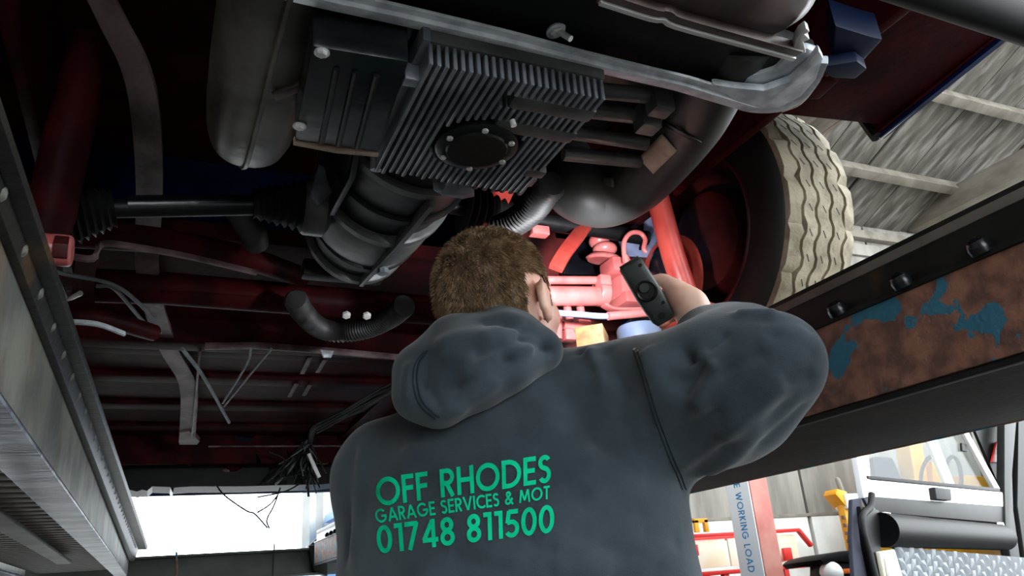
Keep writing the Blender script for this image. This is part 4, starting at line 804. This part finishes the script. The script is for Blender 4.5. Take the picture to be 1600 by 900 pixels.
for (u0, v0, u1, v1, amp, wid) in [(745, 552, 820, 524, -.009, .008), (820, 524, 856, 540, -.006, .007), (712, 606, 790, 562, -.010, .009), (790, 562, 862, 546, -.009, .008), (728, 582, 830, 545, .006, .009), (700, 560, 760, 530, .004, .01), (790, 500, 825, 512, -.009, .009), (672, 640, 720, 640, .004, .01), (668, 560, 664, 600, -.006, .008), (664, 600, 690, 640, -.006, .008), (690, 540, 780, 520, .004, .014),
                                   (760, 500, 800, 494, -.007, .010), (640, 575, 636, 620, .004, .01), (700, 640, 770, 600, .004, .012), (830, 510, 860, 540, -.004, .008)]:
    a, b = cast(hb, u0, v0), cast(hb, u1, v1)
    if a is None or b is None: continue
    d, t = seg_dist(v, a, b); disp += 1.7*amp*(np.exp(-(d/wid)**2) if amp > 0 else np.exp(-np.sqrt((d/(wid*.8))**2+.05)))
disp += .0015*np.sin(v@V3(41, 37, 53))
v = relax(v+N*disp[:, None], f, 1, .4); link('hood', raw_mesh('hood', v, f), M['hoodie'], hoodie); hb = BVHTree.FromPolygons(v.tolist(), f.tolist())
def seam(nm, px, r, bvh, m_='hoodie_in', par=None):
    P = [cast(bvh, a, b, .0006) for a, b in smooth_path(px, 8)]; P = [p for p in P if p is not None]
    if len(P) > 3: part(nm, MB().tube(P, r, 6), M[m_], par or hoodie)
for dx in (0, 6): seam('sleeve_seam', [(990+dx, 548), (1004+dx, 590), (1022+dx, 650), (1044+dx, 710), (1058+dx, 742), (1066+dx, 765)], .0007, bv)
seam('hood_seam', [(668, 548), (654, 570), (652, 600), (662, 630), (686, 652)], .0016, hb); seam('hood_seam', [(662, 550), (648, 572), (646, 602), (656, 632), (680, 654)], .0012, hb)
seam('neck_seam', [(700, 655), (760, 622), (820, 580), (872, 545)], .0016, bv)
for u, vv in ((990, 547), (995, 550)):
    p = cast(bv, u, vv, .001)
    if p is not None: part('stray_thread', MB().tube(smooth_path([p, p+V3(.004, -.002, .002), p+V3(.006, -.003, -.003)], 3), .0009, 5), M['patch'], hoodie)
part('cuff', MB().tube([RWR+(REL-RWR)*.16, RWR+(REL-RWR)*.0], .040, 24), M['hoodie_in'], hoodie, .006)
part('cuff', MB().tube([LWR+(LEL-LWR)*.12, LWR], .043, 24), M['hoodie_in'], hoodie, .006)

# ---- lettering: a plain geometric alphabet made of strokes
def arc(cx, cy, rx, ry, a0, a1, n=None):
    n = n or max(4, int(abs(a1-a0)/9)); return [(cx+rx*math.cos(math.radians(a0+(a1-a0)*k/n)), cy+ry*math.sin(math.radians(a0+(a1-a0)*k/n))) for k in range(n+1)]
SW = .165; h_ = SW/2; T_ = 1-h_
GL = {
 'O': (.98, [arc(.49, .5, .49-h_, .5-h_, 0, 360)]), 'F': (.5, [[(h_, 0), (h_, 1)], [(h_, T_), (.5, T_)], [(h_, .52), (.46, .52)]]),
 'R': (.60, [[(h_, 0), (h_, 1)], [(h_, T_), (.28, T_)]+arc(.28, .70, .22, T_-.70, 90, -90)+[(h_, .485)], [(.25, .5), (.50, 0)]]),
 'H': (.70, [[(h_, 0), (h_, 1)], [(.70-h_, 0), (.70-h_, 1)], [(h_, .52), (.70-h_, .52)]]),
 'D': (.80, [[(h_, 0), (h_, 1)], [(h_, T_), (.28, T_)]+arc(.28, .5, .80-h_-.28, .5-h_, 90, -90)+[(h_, h_)]]),
 'E': (.52, [[(h_, 0), (h_, 1)], [(h_, T_), (.52, T_)], [(h_, .51), (.48, .51)], [(h_, h_), (.52, h_)]]),
 'S': (.54, [arc(.27, .735, .18, .183, 25, 250)+arc(.27, .30, .185, .22, 75, -150)]),
 'G': (.98, [arc(.49, .5, .49-h_, .5-h_, 42, 350)+[(.90, .47)], [(.52, .47), (.96, .47)]]),
 'A': (.84, [[(h_*.8, 0), (.42, .97)], [(.84-h_*.8, 0), (.42, .97)], [(.2, .30), (.64, .30)]]), 'V': (.80, [[(h_*.8, 1), (.40, .03)], [(.80-h_*.8, 1), (.40, .03)]]),
 'I': (SW, [[(h_, 0), (h_, 1)]]), 'C': (.76, [arc(.49, .5, .49-h_, .5-h_, 48, 312)]),
 '&': (.74, [[(.70, .0), (.22, .62)]+arc(.33, .78, .145, .14, 200, -20)+[(.20, .43)]+arc(.27, .25, .19, .17, 130, 330)+[(.66, .48)]]),
 'M': (.98, [[(h_, 0), (.20, 1-.05)], [(.20, .95), (.49, .16)], [(.49, .16), (.78, .95)], [(.78, .95), (.98-h_, 0)]]), 'T': (.54, [[(.27, 0), (.27, 1)], [(0, T_), (.54, T_)]]),
 'W': (1.1, [[(h_, 1), (.31, .05)], [(.31, .05), (.55, .9)], [(.55, .9), (.79, .05)], [(.79, .05), (1.1-h_, 1)]]), 'K': (.62, [[(h_, 0), (h_, 1)], [(h_, .45), (.54, .97)], [(.2, .55), (.54, .03)]]),
 'N': (.72, [[(h_, 0), (h_, 1)], [(h_, .95), (.72-h_, .05)], [(.72-h_, 0), (.72-h_, 1)]]), 'L': (.46, [[(h_, 0), (h_, 1)], [(h_, h_), (.46, h_)]]),
 '0': (.62, [arc(.31, .5, .31-h_, .5-h_, 0, 360)]), '1': (.36, [[(.27, 0), (.27, 1)], [(.02, T_), (.27, T_)]]), '7': (.58, [[(0, T_), (.52, T_)], [(.49, .96), (.16, 0)]]),
 '4': (.66, [[(.47, 0), (.47, 1)], [(.45, .95), (.08, .28)], [(.03, .27), (.66, .27)]]), '8': (.58, [arc(.29, .735, .175, .185, 0, 360), arc(.29, .285, .205, .205, 0, 360)]),
 '5': (.58, [[(.54, T_), (.16, T_)], [(.175, .95), (.10, .52)], [(.10, .54)]+arc(.27, .32, .225, .24, 110, -150)]), ' ': (.32, []),
}
def text_strips(s, gap=.10):
    """flat strips (lists of cross-section pairs) for a string, cap height 1, and its length"""
    x = 0; out = []
    for ch in s:
        w, strokes = GL[ch]
        for stv in strokes:
            P = []
            for a, b in zip(stv[:-1], stv[1:]):
                n = max(1, int(math.dist(a, b)/.12)); P += [(a[0]+(b[0]-a[0])*k/n, a[1]+(b[1]-a[1])*k/n) for k in range(n)]
            P.append(stv[-1]); closed = math.dist(stv[0], stv[-1]) < 1e-6; m = len(P); pr = []
            for i in range(m):
                a = P[i-1] if i else (P[-2] if closed else P[0]); b = P[i+1] if i < m-1 else (P[1] if closed else P[-1]); d = unit((b[0]-a[0], b[1]-a[1])); nx, ny = -d[1]*h_, d[0]*h_
                pr.append(((x+P[i][0]+nx, P[i][1]+ny), (x+P[i][0], P[i][1]), (x+P[i][0]-nx, P[i][1]-ny)))
            out.append(pr)
        x += w+gap
    return out, x-gap
def print_on(nm, s, place, m_, par, gap=.10):
    strips, L_ = text_strips(s, gap); mb = MB()
    for pr in strips:
        vs = [place(q[0]/L_, q[1]) for row in pr for q in row]
        if any(p is None for p in vs): continue
        mb.add(vs, [(k*3+j, k*3+j+1, (k+1)*3+j+1, (k+1)*3+j) for k in range(len(pr)-1) for j in range(2)])
    return part(nm, mb, M[m_], par, smooth=False)
def chest(bl, br, hl, hr_):
    """baseline left/right and letter heights as seen on the back of the hoodie"""
    def place(s, t):
        u = bl[0]+(br[0]-bl[0])*s; vv = bl[1]+(br[1]-bl[1])*s-(hl+(hr_-hl)*s)*t; u += -t*4*(1-s)+t*0
        return cast(bv, u, vv, .0016)
    return place
print_on('lettering', 'OFF RHODES', chest((591, 792), (861, 754), 44, 44), 'print_green', hoodie, .09)
print_on('lettering', 'GARAGE SERVICES & MOT', chest((590, 818), (859, 780), 22, 21), 'print_green', hoodie, .09)
print_on('lettering', '01748 811500', chest((592, 866), (866, 832), 44, 44), 'print_green', hoodie, .08)

# ================================================================== THE INSPECTION LAMP
lamp = thing('inspection_lamp', 'dark green-black handheld inspection lamp gripped in the raised hand', 'torch', TP(TL/2, 0, 0))
def lring(s, w, t, n=28):
    return [TP(s, w*math.copysign(abs(math.cos(2*math.pi*k/n))**.45, math.cos(2*math.pi*k/n)), t*math.copysign(abs(math.sin(2*math.pi*k/n))**.6, math.sin(2*math.pi*k/n))) for k in range(n)]
H2 = TL/2
part('lamp_body', MB().loft([lring(-H2, THW*.86, THT*.8), lring(-H2+.003, THW*.97, THT*.95), lring(-H2+.02, THW, THT), lring(0, THW*1.06, THT), lring(H2-.03, THW*1.02, THT), lring(H2-.008, THW*.92, THT*.9), lring(H2, THW*.72, THT*.6)]), M['lamp_body'], lamp, angle=50)
part('magnet_ring', MB().lathe([(.0135, .0), (.0165, .0), (.0165, .0035), (.0145, .0045), (.0125, .003), (.0125, 0)], TP(-.004, 0, -THT+.0005), TN, 32), M['lamp_dark'], lamp, angle=50)
part('magnet', MB().lathe([(0, .001), (.012, .001), (.012, 0)], TP(-.004, 0, -THT), TN, 28), M['lamp_dark'], lamp)
part('knob', MB().lathe([(0, .004), (.007, .004), (.0085, .002), (.0085, 0)], TP(-.010, -.001, -THT), TN, 20), M['lamp_body'], lamp)
part('end_plate', MB().obox(TP(-H2-.001, 0, 0), TB*THW*.84, TN*THT*.75, TA*.002), M['lamp_dark'], lamp, .001)
for s, w in ((H2-.012, .0), (H2-.028, .012), (-H2+.010, .012), (H2-.02, -.013)): part('screw', MB().lathe([(0, .001), (.0028, .001), (.003, 0)], TP(s, w, -THT*.97), TN, 12), M['lamp_dark'], lamp)
part('screw_boss', MB().lathe([(.0035, .0008), (.0055, .0008), (.0055, 0)], TP(H2-.012, 0, -THT*.97), TN, 18), M['lamp_dark'], lamp)
part('lens', MB().obox(TP(-.018, 0, THT+.0006), TA*.032, TB*.013, TN*.001), glow('lamp_lens', (.94, .96, 1, 1), 10), lamp, .0005)
ld = bpy.data.lights.new('lamp_light', 'AREA'); ld.shape = 'RECTANGLE'; ld.size = .026; ld.size_y = .07; ld.energy = 6.5; ld.color = (.93, .95, 1.0); ld.spread = math.radians(100)
lo = bpy.data.objects.new('lamp_light', ld); COL.objects.link(lo); lp = TP(-.018, 0, THT+.004)
lo.matrix_world = Matrix((tuple(TB)+(0,), tuple(TA)+(0,), tuple(TN)+(0,), (0, 0, 0, 1))).transposed(); lo.location = Vector(tuple(lp))
if np.linalg.det(np.array([TB, TA, TN])) < 0: lo.matrix_world = Matrix((tuple(-TB)+(0,), tuple(TA)+(0,), tuple(TN)+(0,), (0, 0, 0, 1))).transposed(); lo.location = Vector(tuple(lp))
pass
lz_ = Vector(tuple(unit(TN+TB*.50))); ly_ = Vector(tuple(TA)); lx_ = ly_.cross(lz_).normalized(); ly_ = lz_.cross(lx_); lo.matrix_world = Matrix((tuple(lx_)+(0,), tuple(ly_)+(0,), tuple(lz_)+(0,), (0, 0, 0, 1))).transposed(); lo.location = Vector(tuple(lp))
lo.parent = lamp; lo.matrix_parent_inverse = Matrix.Translation(-lamp.location)

# ================================================================== PROP STAND AND WOODEN BLOCK
sp = W(1000, 530, t=1.44); zs = sp[2]-.045
stand = thing('prop_stand', 'pale blue-grey prop stand behind the mechanic, below the hub', 'stand', (sp[0], sp[1], FLOOR))
part('stand_head', MB().lathe([(0, zs), (.040, zs), (.042, zs+.004), (.042, sp[2]+.018), (.039, sp[2]+.024), (0, sp[2]+.024)], (sp[0], sp[1], 0), UP, 32), M['blue_grey'], stand)
part('stand_tube', MB().lathe([(.024, FLOOR+.3), (.024, zs-.012)], (sp[0], sp[1], 0), UP, 20), M['blue_grey'], stand)
part('stand_sleeve', MB().lathe([(.034, FLOOR+.05), (.034, FLOOR+.6), (.028, FLOOR+.61)], (sp[0], sp[1], 0), UP, 20), M['blue_grey'], stand)
part('saddle_plate', MB().obox((sp[0]-.045, sp[1]+.02, zs-.006), RT*.11, FW*.06, UP*.006), M['blue_grey'], stand, .002)
for k in range(3):
    a = math.radians(30+120*k); part('foot', MB().beam((sp[0], sp[1], FLOOR+.12), (sp[0]+.22*math.cos(a), sp[1]+.22*math.sin(a), FLOOR+.02), .04, .04), M['blue_grey'], stand, .004)
wp = W(930, 527, t=1.44); wb = thing('wooden_block', 'small yellow wooden block resting beside the head of the prop stand', 'wood block', (wp[0], wp[1], zs))
wv = unit(RT*.8+FW*.6); wx = unit(np.cross(UP, wv))
part('block', MB().obox((wp[0], wp[1]+.01, zs+.035), RT*.026, FW*.04, UP*.035), M['wood'], wb, .002)

# ================================================================== BEYOND THE RIGHT RAMP
# lift column with a lettered white face
cc = W(1181, 810, y=5.5); x0, y0 = cc[0], cc[1]
col = thing('lift_column', 'faded red lift column with blue lettering down its white side', 'lift post', (x0+.1, y0+.16, FLOOR))
part('column', MB().box((x0, y0, FLOOR), (x0+.2, y0+.33, 2.2)), M['red_post'], col, .012)
part('white_sign', MB().box((x0-.012, y0+.01, -.3), (x0-.001, y0+.31, 1.75)), M['white'], col, .003)
part('foot_plate', MB().box((x0-.12, y0-.12, FLOOR), (x0+.32, y0+.45, FLOOR+.02)), M['red_post'], col, .004)
def down(s, t): return V3(x0-.0135, y0+.20-t*.085, .84-s*.90)
print_on('lettering', 'SAFE WORKING LOAD', down, 'blue_ink', col, .16)
# red trailer with cream panels
tr = thing('trailer', 'bright red framed trailer with cream panels behind the lift column', 'trailer', (5.4, 6.6, FLOOR))
tz = W(1110, 836, y=6.3)[2]; tx0, tx1 = W(1070, 840, y=6.3)[0], W(1250, 838, y=6.3)[0]; lz = W(1110, 896, y=6.3)[2]
part('top_rail', MB().box((tx0-.4, 6.28, tz-.016), (tx1, 6.34, tz+.016)), M['red_bright'], tr, .006)
part('top_rail', MB().box((tx0-.4, 7.0, tz-.03), (tx1, 7.06, tz+.03)), M['red_bright'], tr, .006)
part('lower_rail', MB().box((tx0-.4, 6.26, lz-.018), (tx1+.5, 6.34, lz+.018)), M['red_bright'], tr, .006)
for u in (1098, 1128, 1160, 1222): x = W(u, 870, y=6.3)[0]; part('stake', MB().box((x-.03, 6.27, lz-.45), (x+.03, 6.33, lz)), M['red_bright'], tr, .006)
part('end_slope', MB().beam((tx1, 6.31, tz), (tx1+.13, 6.31, tz-.16), .05, .035), M['red_bright'], tr, .006)
for k in range(4):
    a = tx0-.38+k*(tx1-tx0+.36)/4; part('side_board', MB().box((a, 6.31, lz+.05), (a+(tx1-tx0+.36)/4-.03, 6.33, tz-.04)), M['cream'], tr, .004)
part('bed', MB().box((tx0-.4, 6.34, lz-.02), (tx1, 7.0, lz+.02)), M['cream'], tr)
part('tail_lamp', MB().obox(W(1083, 860, y=6.24), (.05, 0, 0), (0, .02, 0), (0, 0, .05)), M['red_bright'], tr, .01)
part('marker_lamp', MB().obox(W(1230, 866, y=6.24), (.05, 0, 0), (0, .02, 0), (0, 0, .06)), M['red_bright'], tr, .01)
for x in (tx0, tx1-.2): part('trailer_wheel', MB().lathe([(0, 0), (.2, 0), (.3, .02), (.33, .05), (.33, .15), (.3, .18), (0, .18)], (x, 6.4, FLOOR+.33), (0, 1, 0), 32), M['tyre'], tr)
part('trailer_leg', MB().box((tx0-.1, 6.6, FLOOR), (tx0, 6.7, lz)), M['red_bright'], tr, .004)
part('trailer_leg', MB().box((tx1-.1, 6.6, FLOOR), (tx1, 6.7, lz)), M['red_bright'], tr, .004)
# yellow frame standing on it
yf = thing('yellow_frame', 'small yellow metal frame standing on the red trailer', 'frame', W(1098, 838, y=6.4))
a, b = W(1090, 838, y=6.31), W(1105, 838, y=6.31); hh = W(1098, 812, y=6.31)[2]
for p in (a, b): part('upright', MB().box((p[0]-.022, 6.29, tz+.03), (p[0]+.022, 6.33, hh)), M['yellow'], yf, .004)
part('crossbar', MB().box((a[0]-.022, 6.29, hh-.03), (b[0]+.022, 6.33, hh+.012)), M['yellow'], yf, .004)
# yellow machine column with a white head
c = W(1322, 810, y=6.0); yt = W(1300, 770, y=6.0)[2]
ym = thing('machine_column', 'yellow machine column with white head and grey pin beside the black vehicle', 'machine', (c[0], 6.1, FLOOR))
part('column', MB().box((c[0]-.05, 5.95, FLOOR+.05), (c[0]+.12, 6.04, yt-.06)), M['yellow'], ym, .015)
part('cover', MB().box((c[0]+.0, 5.935, FLOOR+.4), (c[0]+.10, 5.948, yt-.22)), M['cream'], ym, .004)
part('head', MB().box((c[0]-.04, 5.91, yt-.17), (c[0]+.15, 6.08, yt-.02)), M['white'], ym, .02)
part('hook_edge', MB().hexa([(c[0]-.14, 5.93, yt-.02), (c[0]-.02, 5.93, yt-.16), (c[0]-.02, 6.1, yt-.16), (c[0]-.14, 6.1, yt-.02)], [(c[0]-.10, 5.93, yt+.03), (c[0]+.02, 5.93, yt), (c[0]+.02, 6.1, yt), (c[0]-.10, 6.1, yt+.03)]), M['yellow'], ym, .008)
part('lift_pin', MB().tube([(c[0]+.03, 6.0, yt-.03), (c[0]+.0, 6.0, yt+.13), (c[0]-.01, 6.0, yt+.15)], [.028, .026, .012], 16), M['sheet_grey'], ym)
part('base', MB().box((c[0]-.2, 5.85, FLOOR), (c[0]+.25, 6.35, FLOOR+.05)), M['yellow'], ym, .006)
for k in range(7): part('letter_mark', MB().box((c[0]-.062, 5.96, yt-.26-k*.075), (c[0]-.045, 6.0, yt-.225-k*.075)), M['timber_edge'], ym, .003)  # dark blocks added in place of lettering down the column edge
part('hose', MB().tube(smooth_path([(c[0]-.08, 5.93, yt-.82), (c[0]+.03, 5.92, yt-.80), (c[0]+.14, 5.92, yt-.79)]), .012, 8), M['rubber'], ym)
# black vehicle with diamond plate
h68 = math.radians(68); vd = V3(math.sin(h68), math.cos(h68), 0); vn = V3(math.cos(h68), -math.sin(h68), 0); vo = W(1450, 800, y=4.3); away = -vn
Q = lambda u, v_, d=0.0: WP(u, v_, vo+away*d, vn)
veh = thing('off_road_vehicle', 'black off-road vehicle with pale window frames and a diamond plate panel', 'vehicle', (vo[0], vo[1], FLOOR))
def panel(nm, px, m_, d=0.0, th=.04, bev=.006): return part(nm, MB().prism([Q(u, v_, d) for u, v_ in px], away*th), M[m_], veh, bev)
panel('window_pillar', ((1326, 640), (1341, 640), (1364, 775), (1350, 778)), 'white')
panel('window_pillar', ((1340, 640), (1350, 640), (1361, 748), (1356, 772)), 'cream', .03)
panel('window_pillar', ((1430, 640), (1446, 640), (1492, 756), (1478, 756)), 'cream', .10, .03)
panel('window_pillar', ((1486, 640), (1494, 640), (1563, 764), (1556, 766)), 'white', .0)
panel('roof_rail', ((1322, 628), (1500, 628), (1500, 642), (1322, 642)), 'white')
panel('window_pane', ((1344, 642), (1488, 642), (1558, 765), (1358, 746)), 'glass', .05, .006, 0)
panel('window_seal', ((1356, 743), (1562, 763), (1563, 768), (1357, 748)), 'rubber', -.01, .03, .003)
panel('white_sill', ((1357, 749), (1566, 769), (1572, 792), (1360, 776)), 'white', 0, .05)
panel('sill_lower', ((1361, 776), (1572, 792), (1574, 818), (1366, 800)), 'car_grey', .0, .05)
panel('catch', ((1461, 761), (1486, 764), (1487, 782), (1464, 780)), 'rubber', -.05, .05)
panel('gap_trim', ((1366, 800), (1572, 818), (1573, 824), (1368, 808)), 'rubber', .04, .05, .002)
r0, r1 = Q(1378, 828, -.03), Q(1568, 840, -.03); part('rolled_edge', MB().tube([r0, r1], .11, 28), M['car_black'], veh, angle=60)
for u, v_ in ((1385, 806), (1563, 820)): part('hinge_bolt', MB().lathe([(0, .03), (.018, .028), (.026, .0), (.026, -.02)], Q(u, v_, -.03), vn, 14), M['bright'], veh)
panel('front_wing', ((1345, 790), (1375, 796), (1378, 860), (1390, 905), (1365, 910), (1352, 850)), 'car_black', -.03, .08, .02)
seal = MB().tube(smooth_path([Q(u, v_, -.05) for u, v_ in ((1362, 772), (1360, 792), (1348, 806), (1349, 830), (1357, 860), (1370, 910))], 5), .022, 10); part('rubber_seal', seal, M['rubber'], veh)
panel('dark_column', ((1332, 780), (1346, 778), (1352, 840), (1362, 912), (1336, 912), (1331, 840)), 'navy', .0, .03, .01)
panel('pillar_trim', ((1350, 778), (1360, 778), (1374, 810), (1366, 812)), 'blue_grey', -.02, .02, .003)
dp = panel('diamond_plate', ((1398, 854), (1612, 872), (1640, 990), (1412, 990)), 'chequer', -.05, .02, .004)
lug = MB(); lug.add([(-.5, 0, 0), (0, -.28, 0), (.5, 0, 0), (0, .28, 0), (0, 0, .07)], [(0, 1, 4), (1, 2, 4), (2, 3, 4), (3, 0, 4), (3, 2, 1, 0)]); lug_me = lug.mesh('plate_lug', smooth=False)
for i in range(12):
    for j in range(5):
        u = 1408+i*17+(8 if j % 2 else 0)+j*1.5; v_ = 862+j*9.5+i*1.45
        p = Q(u, v_, -.0505); o = instance('plate_lug', lug_me, M['chequer_lug'], dp, p, vn, .15); 
        X = Vector(tuple(vd)); Z = Vector(tuple(vn)); Yv = Z.cross(X); o.rotation_quaternion = Matrix((X, Yv, Z)).transposed().to_quaternion() @ Matrix.Rotation(math.radians(28 if (i+j) % 2 else -28), 3, 'Z').to_quaternion()
panel('latch_block', ((1375, 862), (1398, 858), (1412, 905), (1384, 908)), 'cream', -.06, .03, .008)
panel('latch_arm', ((1386, 868), (1393, 868), (1402, 905), (1392, 906)), 'white', -.085, .02, .004)
panel('door_post', ((1570, 640), (1590, 640), (1582, 740), (1584, 800), (1600, 910), (1588, 915), (1572, 830), (1570, 760)), 'car_grey', -.02, .08, .015)
panel('door_panel', ((1592, 640), (1700, 640), (1700, 900), (1606, 900), (1590, 790)), 'car_black', .02, .06, .01)
panel('red_reflector', ((1558, 690), (1568, 690), (1566, 722), (1550, 722)), 'red_bright', .12, .02, .004)
panel('rear_wall', ((1510, 640), (1572, 640), (1572, 800), (1566, 770)), 'car_grey', .16, .03, .004)
panel('grab_handle', ((1503, 692), (1510, 694), (1512, 706), (1504, 704)), 'rubber', .03, .02, .003)
lowz = Q(1450, 980)[2]; p0 = Q(1366, 900)[:2]; p1 = Q(1690, 900)[:2]
base = [(p0[0], p0[1]), (p1[0], p1[1]), (p1[0]+away[0]*.5, p1[1]+away[1]*.5), (p0[0]+away[0]*.5, p0[1]+away[1]*.5)]
part('lower_body', MB().hexa([(x, y, FLOOR+.45) for x, y in base], [(x, y, Q(1450, 905)[2]) for x, y in base]), M['car_black'], veh, .03)
for k in (.2, .8):
    q = p0+(p1-p0)*k; part('tyre', MB().lathe([(0, 0), (.2, 0), (.34, .02), (.38, .06), (.38, .2), (.34, .24), (0, .24)], (q[0], q[1], FLOOR+.38), away, 32), M['tyre'], veh)
# yellow digger seen through its window
dg = thing('digger', 'yellow digger with black looped hoses seen through the vehicle window', 'digger', (6.9, 6.9, FLOOR))
def DP(u, v_): return W(u, v_, y=6.9)
part('boom', MB().prism([DP(u, v_) for u, v_ in ((1408, 620), (1430, 620), (1452, 760), (1436, 800), (1420, 800), (1430, 750))], (.1, .3, 0)), M['yellow'], dg, .02)
part('boom', MB().prism([DP(u, v_) for u, v_ in ((1456, 720), (1474, 735), (1490, 800), (1462, 800))], (.1, .3, 0)), M['yellow'], dg, .02)
part('window_panel', MB().prism([DP(u, v_) for u, v_ in ((1500, 742), (1555, 745), (1562, 790), (1510, 790))], (.1, .2, 0)), M['yellow'], dg, .02)
part('hydraulic_hose', MB().tube(smooth_path([DP(u, v_) for u, v_ in ((1438, 770), (1440, 735), (1452, 715), (1468, 715), (1478, 735), (1488, 765))], 6), .025, 10), M['rubber'], dg)
part('hydraulic_hose', MB().tube(smooth_path([DP(u, v_) for u, v_ in ((1476, 730), (1486, 714), (1496, 720), (1502, 745), (1500, 770))], 6), .025, 10), M['rubber'], dg)
part('engine_cover', MB().prism([DP(u, v_) for u, v_ in ((1362, 712), (1395, 714), (1410, 748), (1450, 800), (1380, 800))], (.3, .4, 0)), M['navy'], dg, .05)
b0, b1 = DP(1345, 790), DP(1570, 790)
part('chassis', MB().box((b0[0]+.9, 6.9, FLOOR+.5), (b1[0], 7.7, b0[2])), M['yellow'], dg, .04)
for x in (b0[0]+1.0, b1[0]-.1): part('tyre', MB().lathe([(0, 0), (.25, 0), (.42, .03), (.48, .08), (.48, .25), (.42, .3), (0, .3)], (x, 6.9, FLOOR+.48), (0, 1, 0), 32), M['tyre'], dg)
# dark car wing with headlamp
yc = 5.3; C_ = lambda u, v_, d=0.0: W(u, v_, y=yc+d)
wing = thing('parked_car', 'dark parked car with pale headlamp and amber indicator next to the yellow column', 'car', (C_(1320, 890)[0], yc+.6, FLOOR))
part('bonnet', MB().prism([C_(u, v_) for u, v_ in ((1281, 874), (1292, 866), (1315, 861), (1350, 858), (1350, 880), (1312, 878), (1288, 882))], (.1, .6, -.02)), M['car_black'], wing, .03)
part('headlamp', MB().ellipsoid(C_(1299, 896, .05), V3(.10, .03, 0), V3(0, .12, 0), V3(0, 0, .10), 24, 14), M['white'], wing)
part('headlamp_bezel', MB().prism([C_(u, v_, .08) for u, v_ in ((1284, 882), (1312, 879), (1318, 912), (1284, 912))], (.05, .2, 0)), M['car_grey'], wing, .02)
part('indicator', MB().obox(C_(1328, 892, -.01), (.055, 0, 0), (0, .03, 0), (0, 0, .02)), M['amber'], wing, .008)
part('grille', MB().prism([C_(u, v_, .03) for u, v_ in ((1313, 880), (1352, 880), (1354, 930), (1316, 930))], (.05, .2, 0)), M['car_black'], wing, .01)
x0 = C_(1282, 900)[0]; part('wing_body', MB().box((x0+.0, yc+.1, FLOOR+.3), (x0+.55, yc+.65, C_(1300, 905)[2])), M['car_black'], wing, .06)
part('tyre', MB().lathe([(0, 0), (.2, 0), (.3, .02), (.33, .05), (.33, .15), (.3, .18), (0, .18)], (x0+.02, yc+.35, FLOOR+.33), (1, 0, 0), 32), M['tyre'], wing)
# pale blue van by the doorway, mostly hidden by the mechanic
yb = 6.4; G = lambda u, v_, d=0.0: W(u, v_, y=yb+d)
pv = thing('parked_van', 'pale blue van with black windscreen pillar by the bright doorway', 'van', (G(560, 880)[0], yb+.8, FLOOR))
part('windscreen_pillar', MB().beam(G(484, 858), G(560, 784), .05, .05), M['car_black'], pv, .01)
part('windscreen', MB().prism([G(488, 860, .02), G(560, 790, .02), G(600, 790, .02), G(600, 850, .02)], (0, .01, 0)), M['glass_blue'], pv)
part('scuttle', MB().beam(G(478, 866), G(600, 836), .09, .05), M['car_black'], pv, .01)
zb = G(520, 868)[2]; xb = G(503, 870)[0]
part('nose', MB().box((xb, yb, FLOOR+.4), (xb+1.6, yb+1.5, zb)), M['car_blue'], pv, .06)
part('cab_roof', MB().box((G(560, 784)[0], yb, G(560, 790)[2]), (xb+1.6, yb+1.5, G(560, 790)[2]+.08)), M['car_blue'], pv, .03)
part('cab_side', MB().box((G(600, 784)[0], yb+.03, zb), (xb+1.6, yb+1.45, G(560, 790)[2])), M['car_blue'], pv, .02)
part('bumper', MB().box((xb-.06, yb-.03, FLOOR+.4), (xb+.1, yb+1.53, FLOOR+.6)), M['rubber'], pv, .02)
for x in (xb+.4, xb+1.2): part('tyre', MB().lathe([(0, 0), (.2, 0), (.3, .02), (.33, .05), (.33, .15), (.3, .18), (0, .18)], (x, yb-.01, FLOOR+.33), (0, 1, 0), 32), M['tyre'], pv)

# everything was modelled relative to the camera's height: lift it so that the floor is at zero
for o in list(scene.objects):
    if o.parent is None: o.location.z += EYE
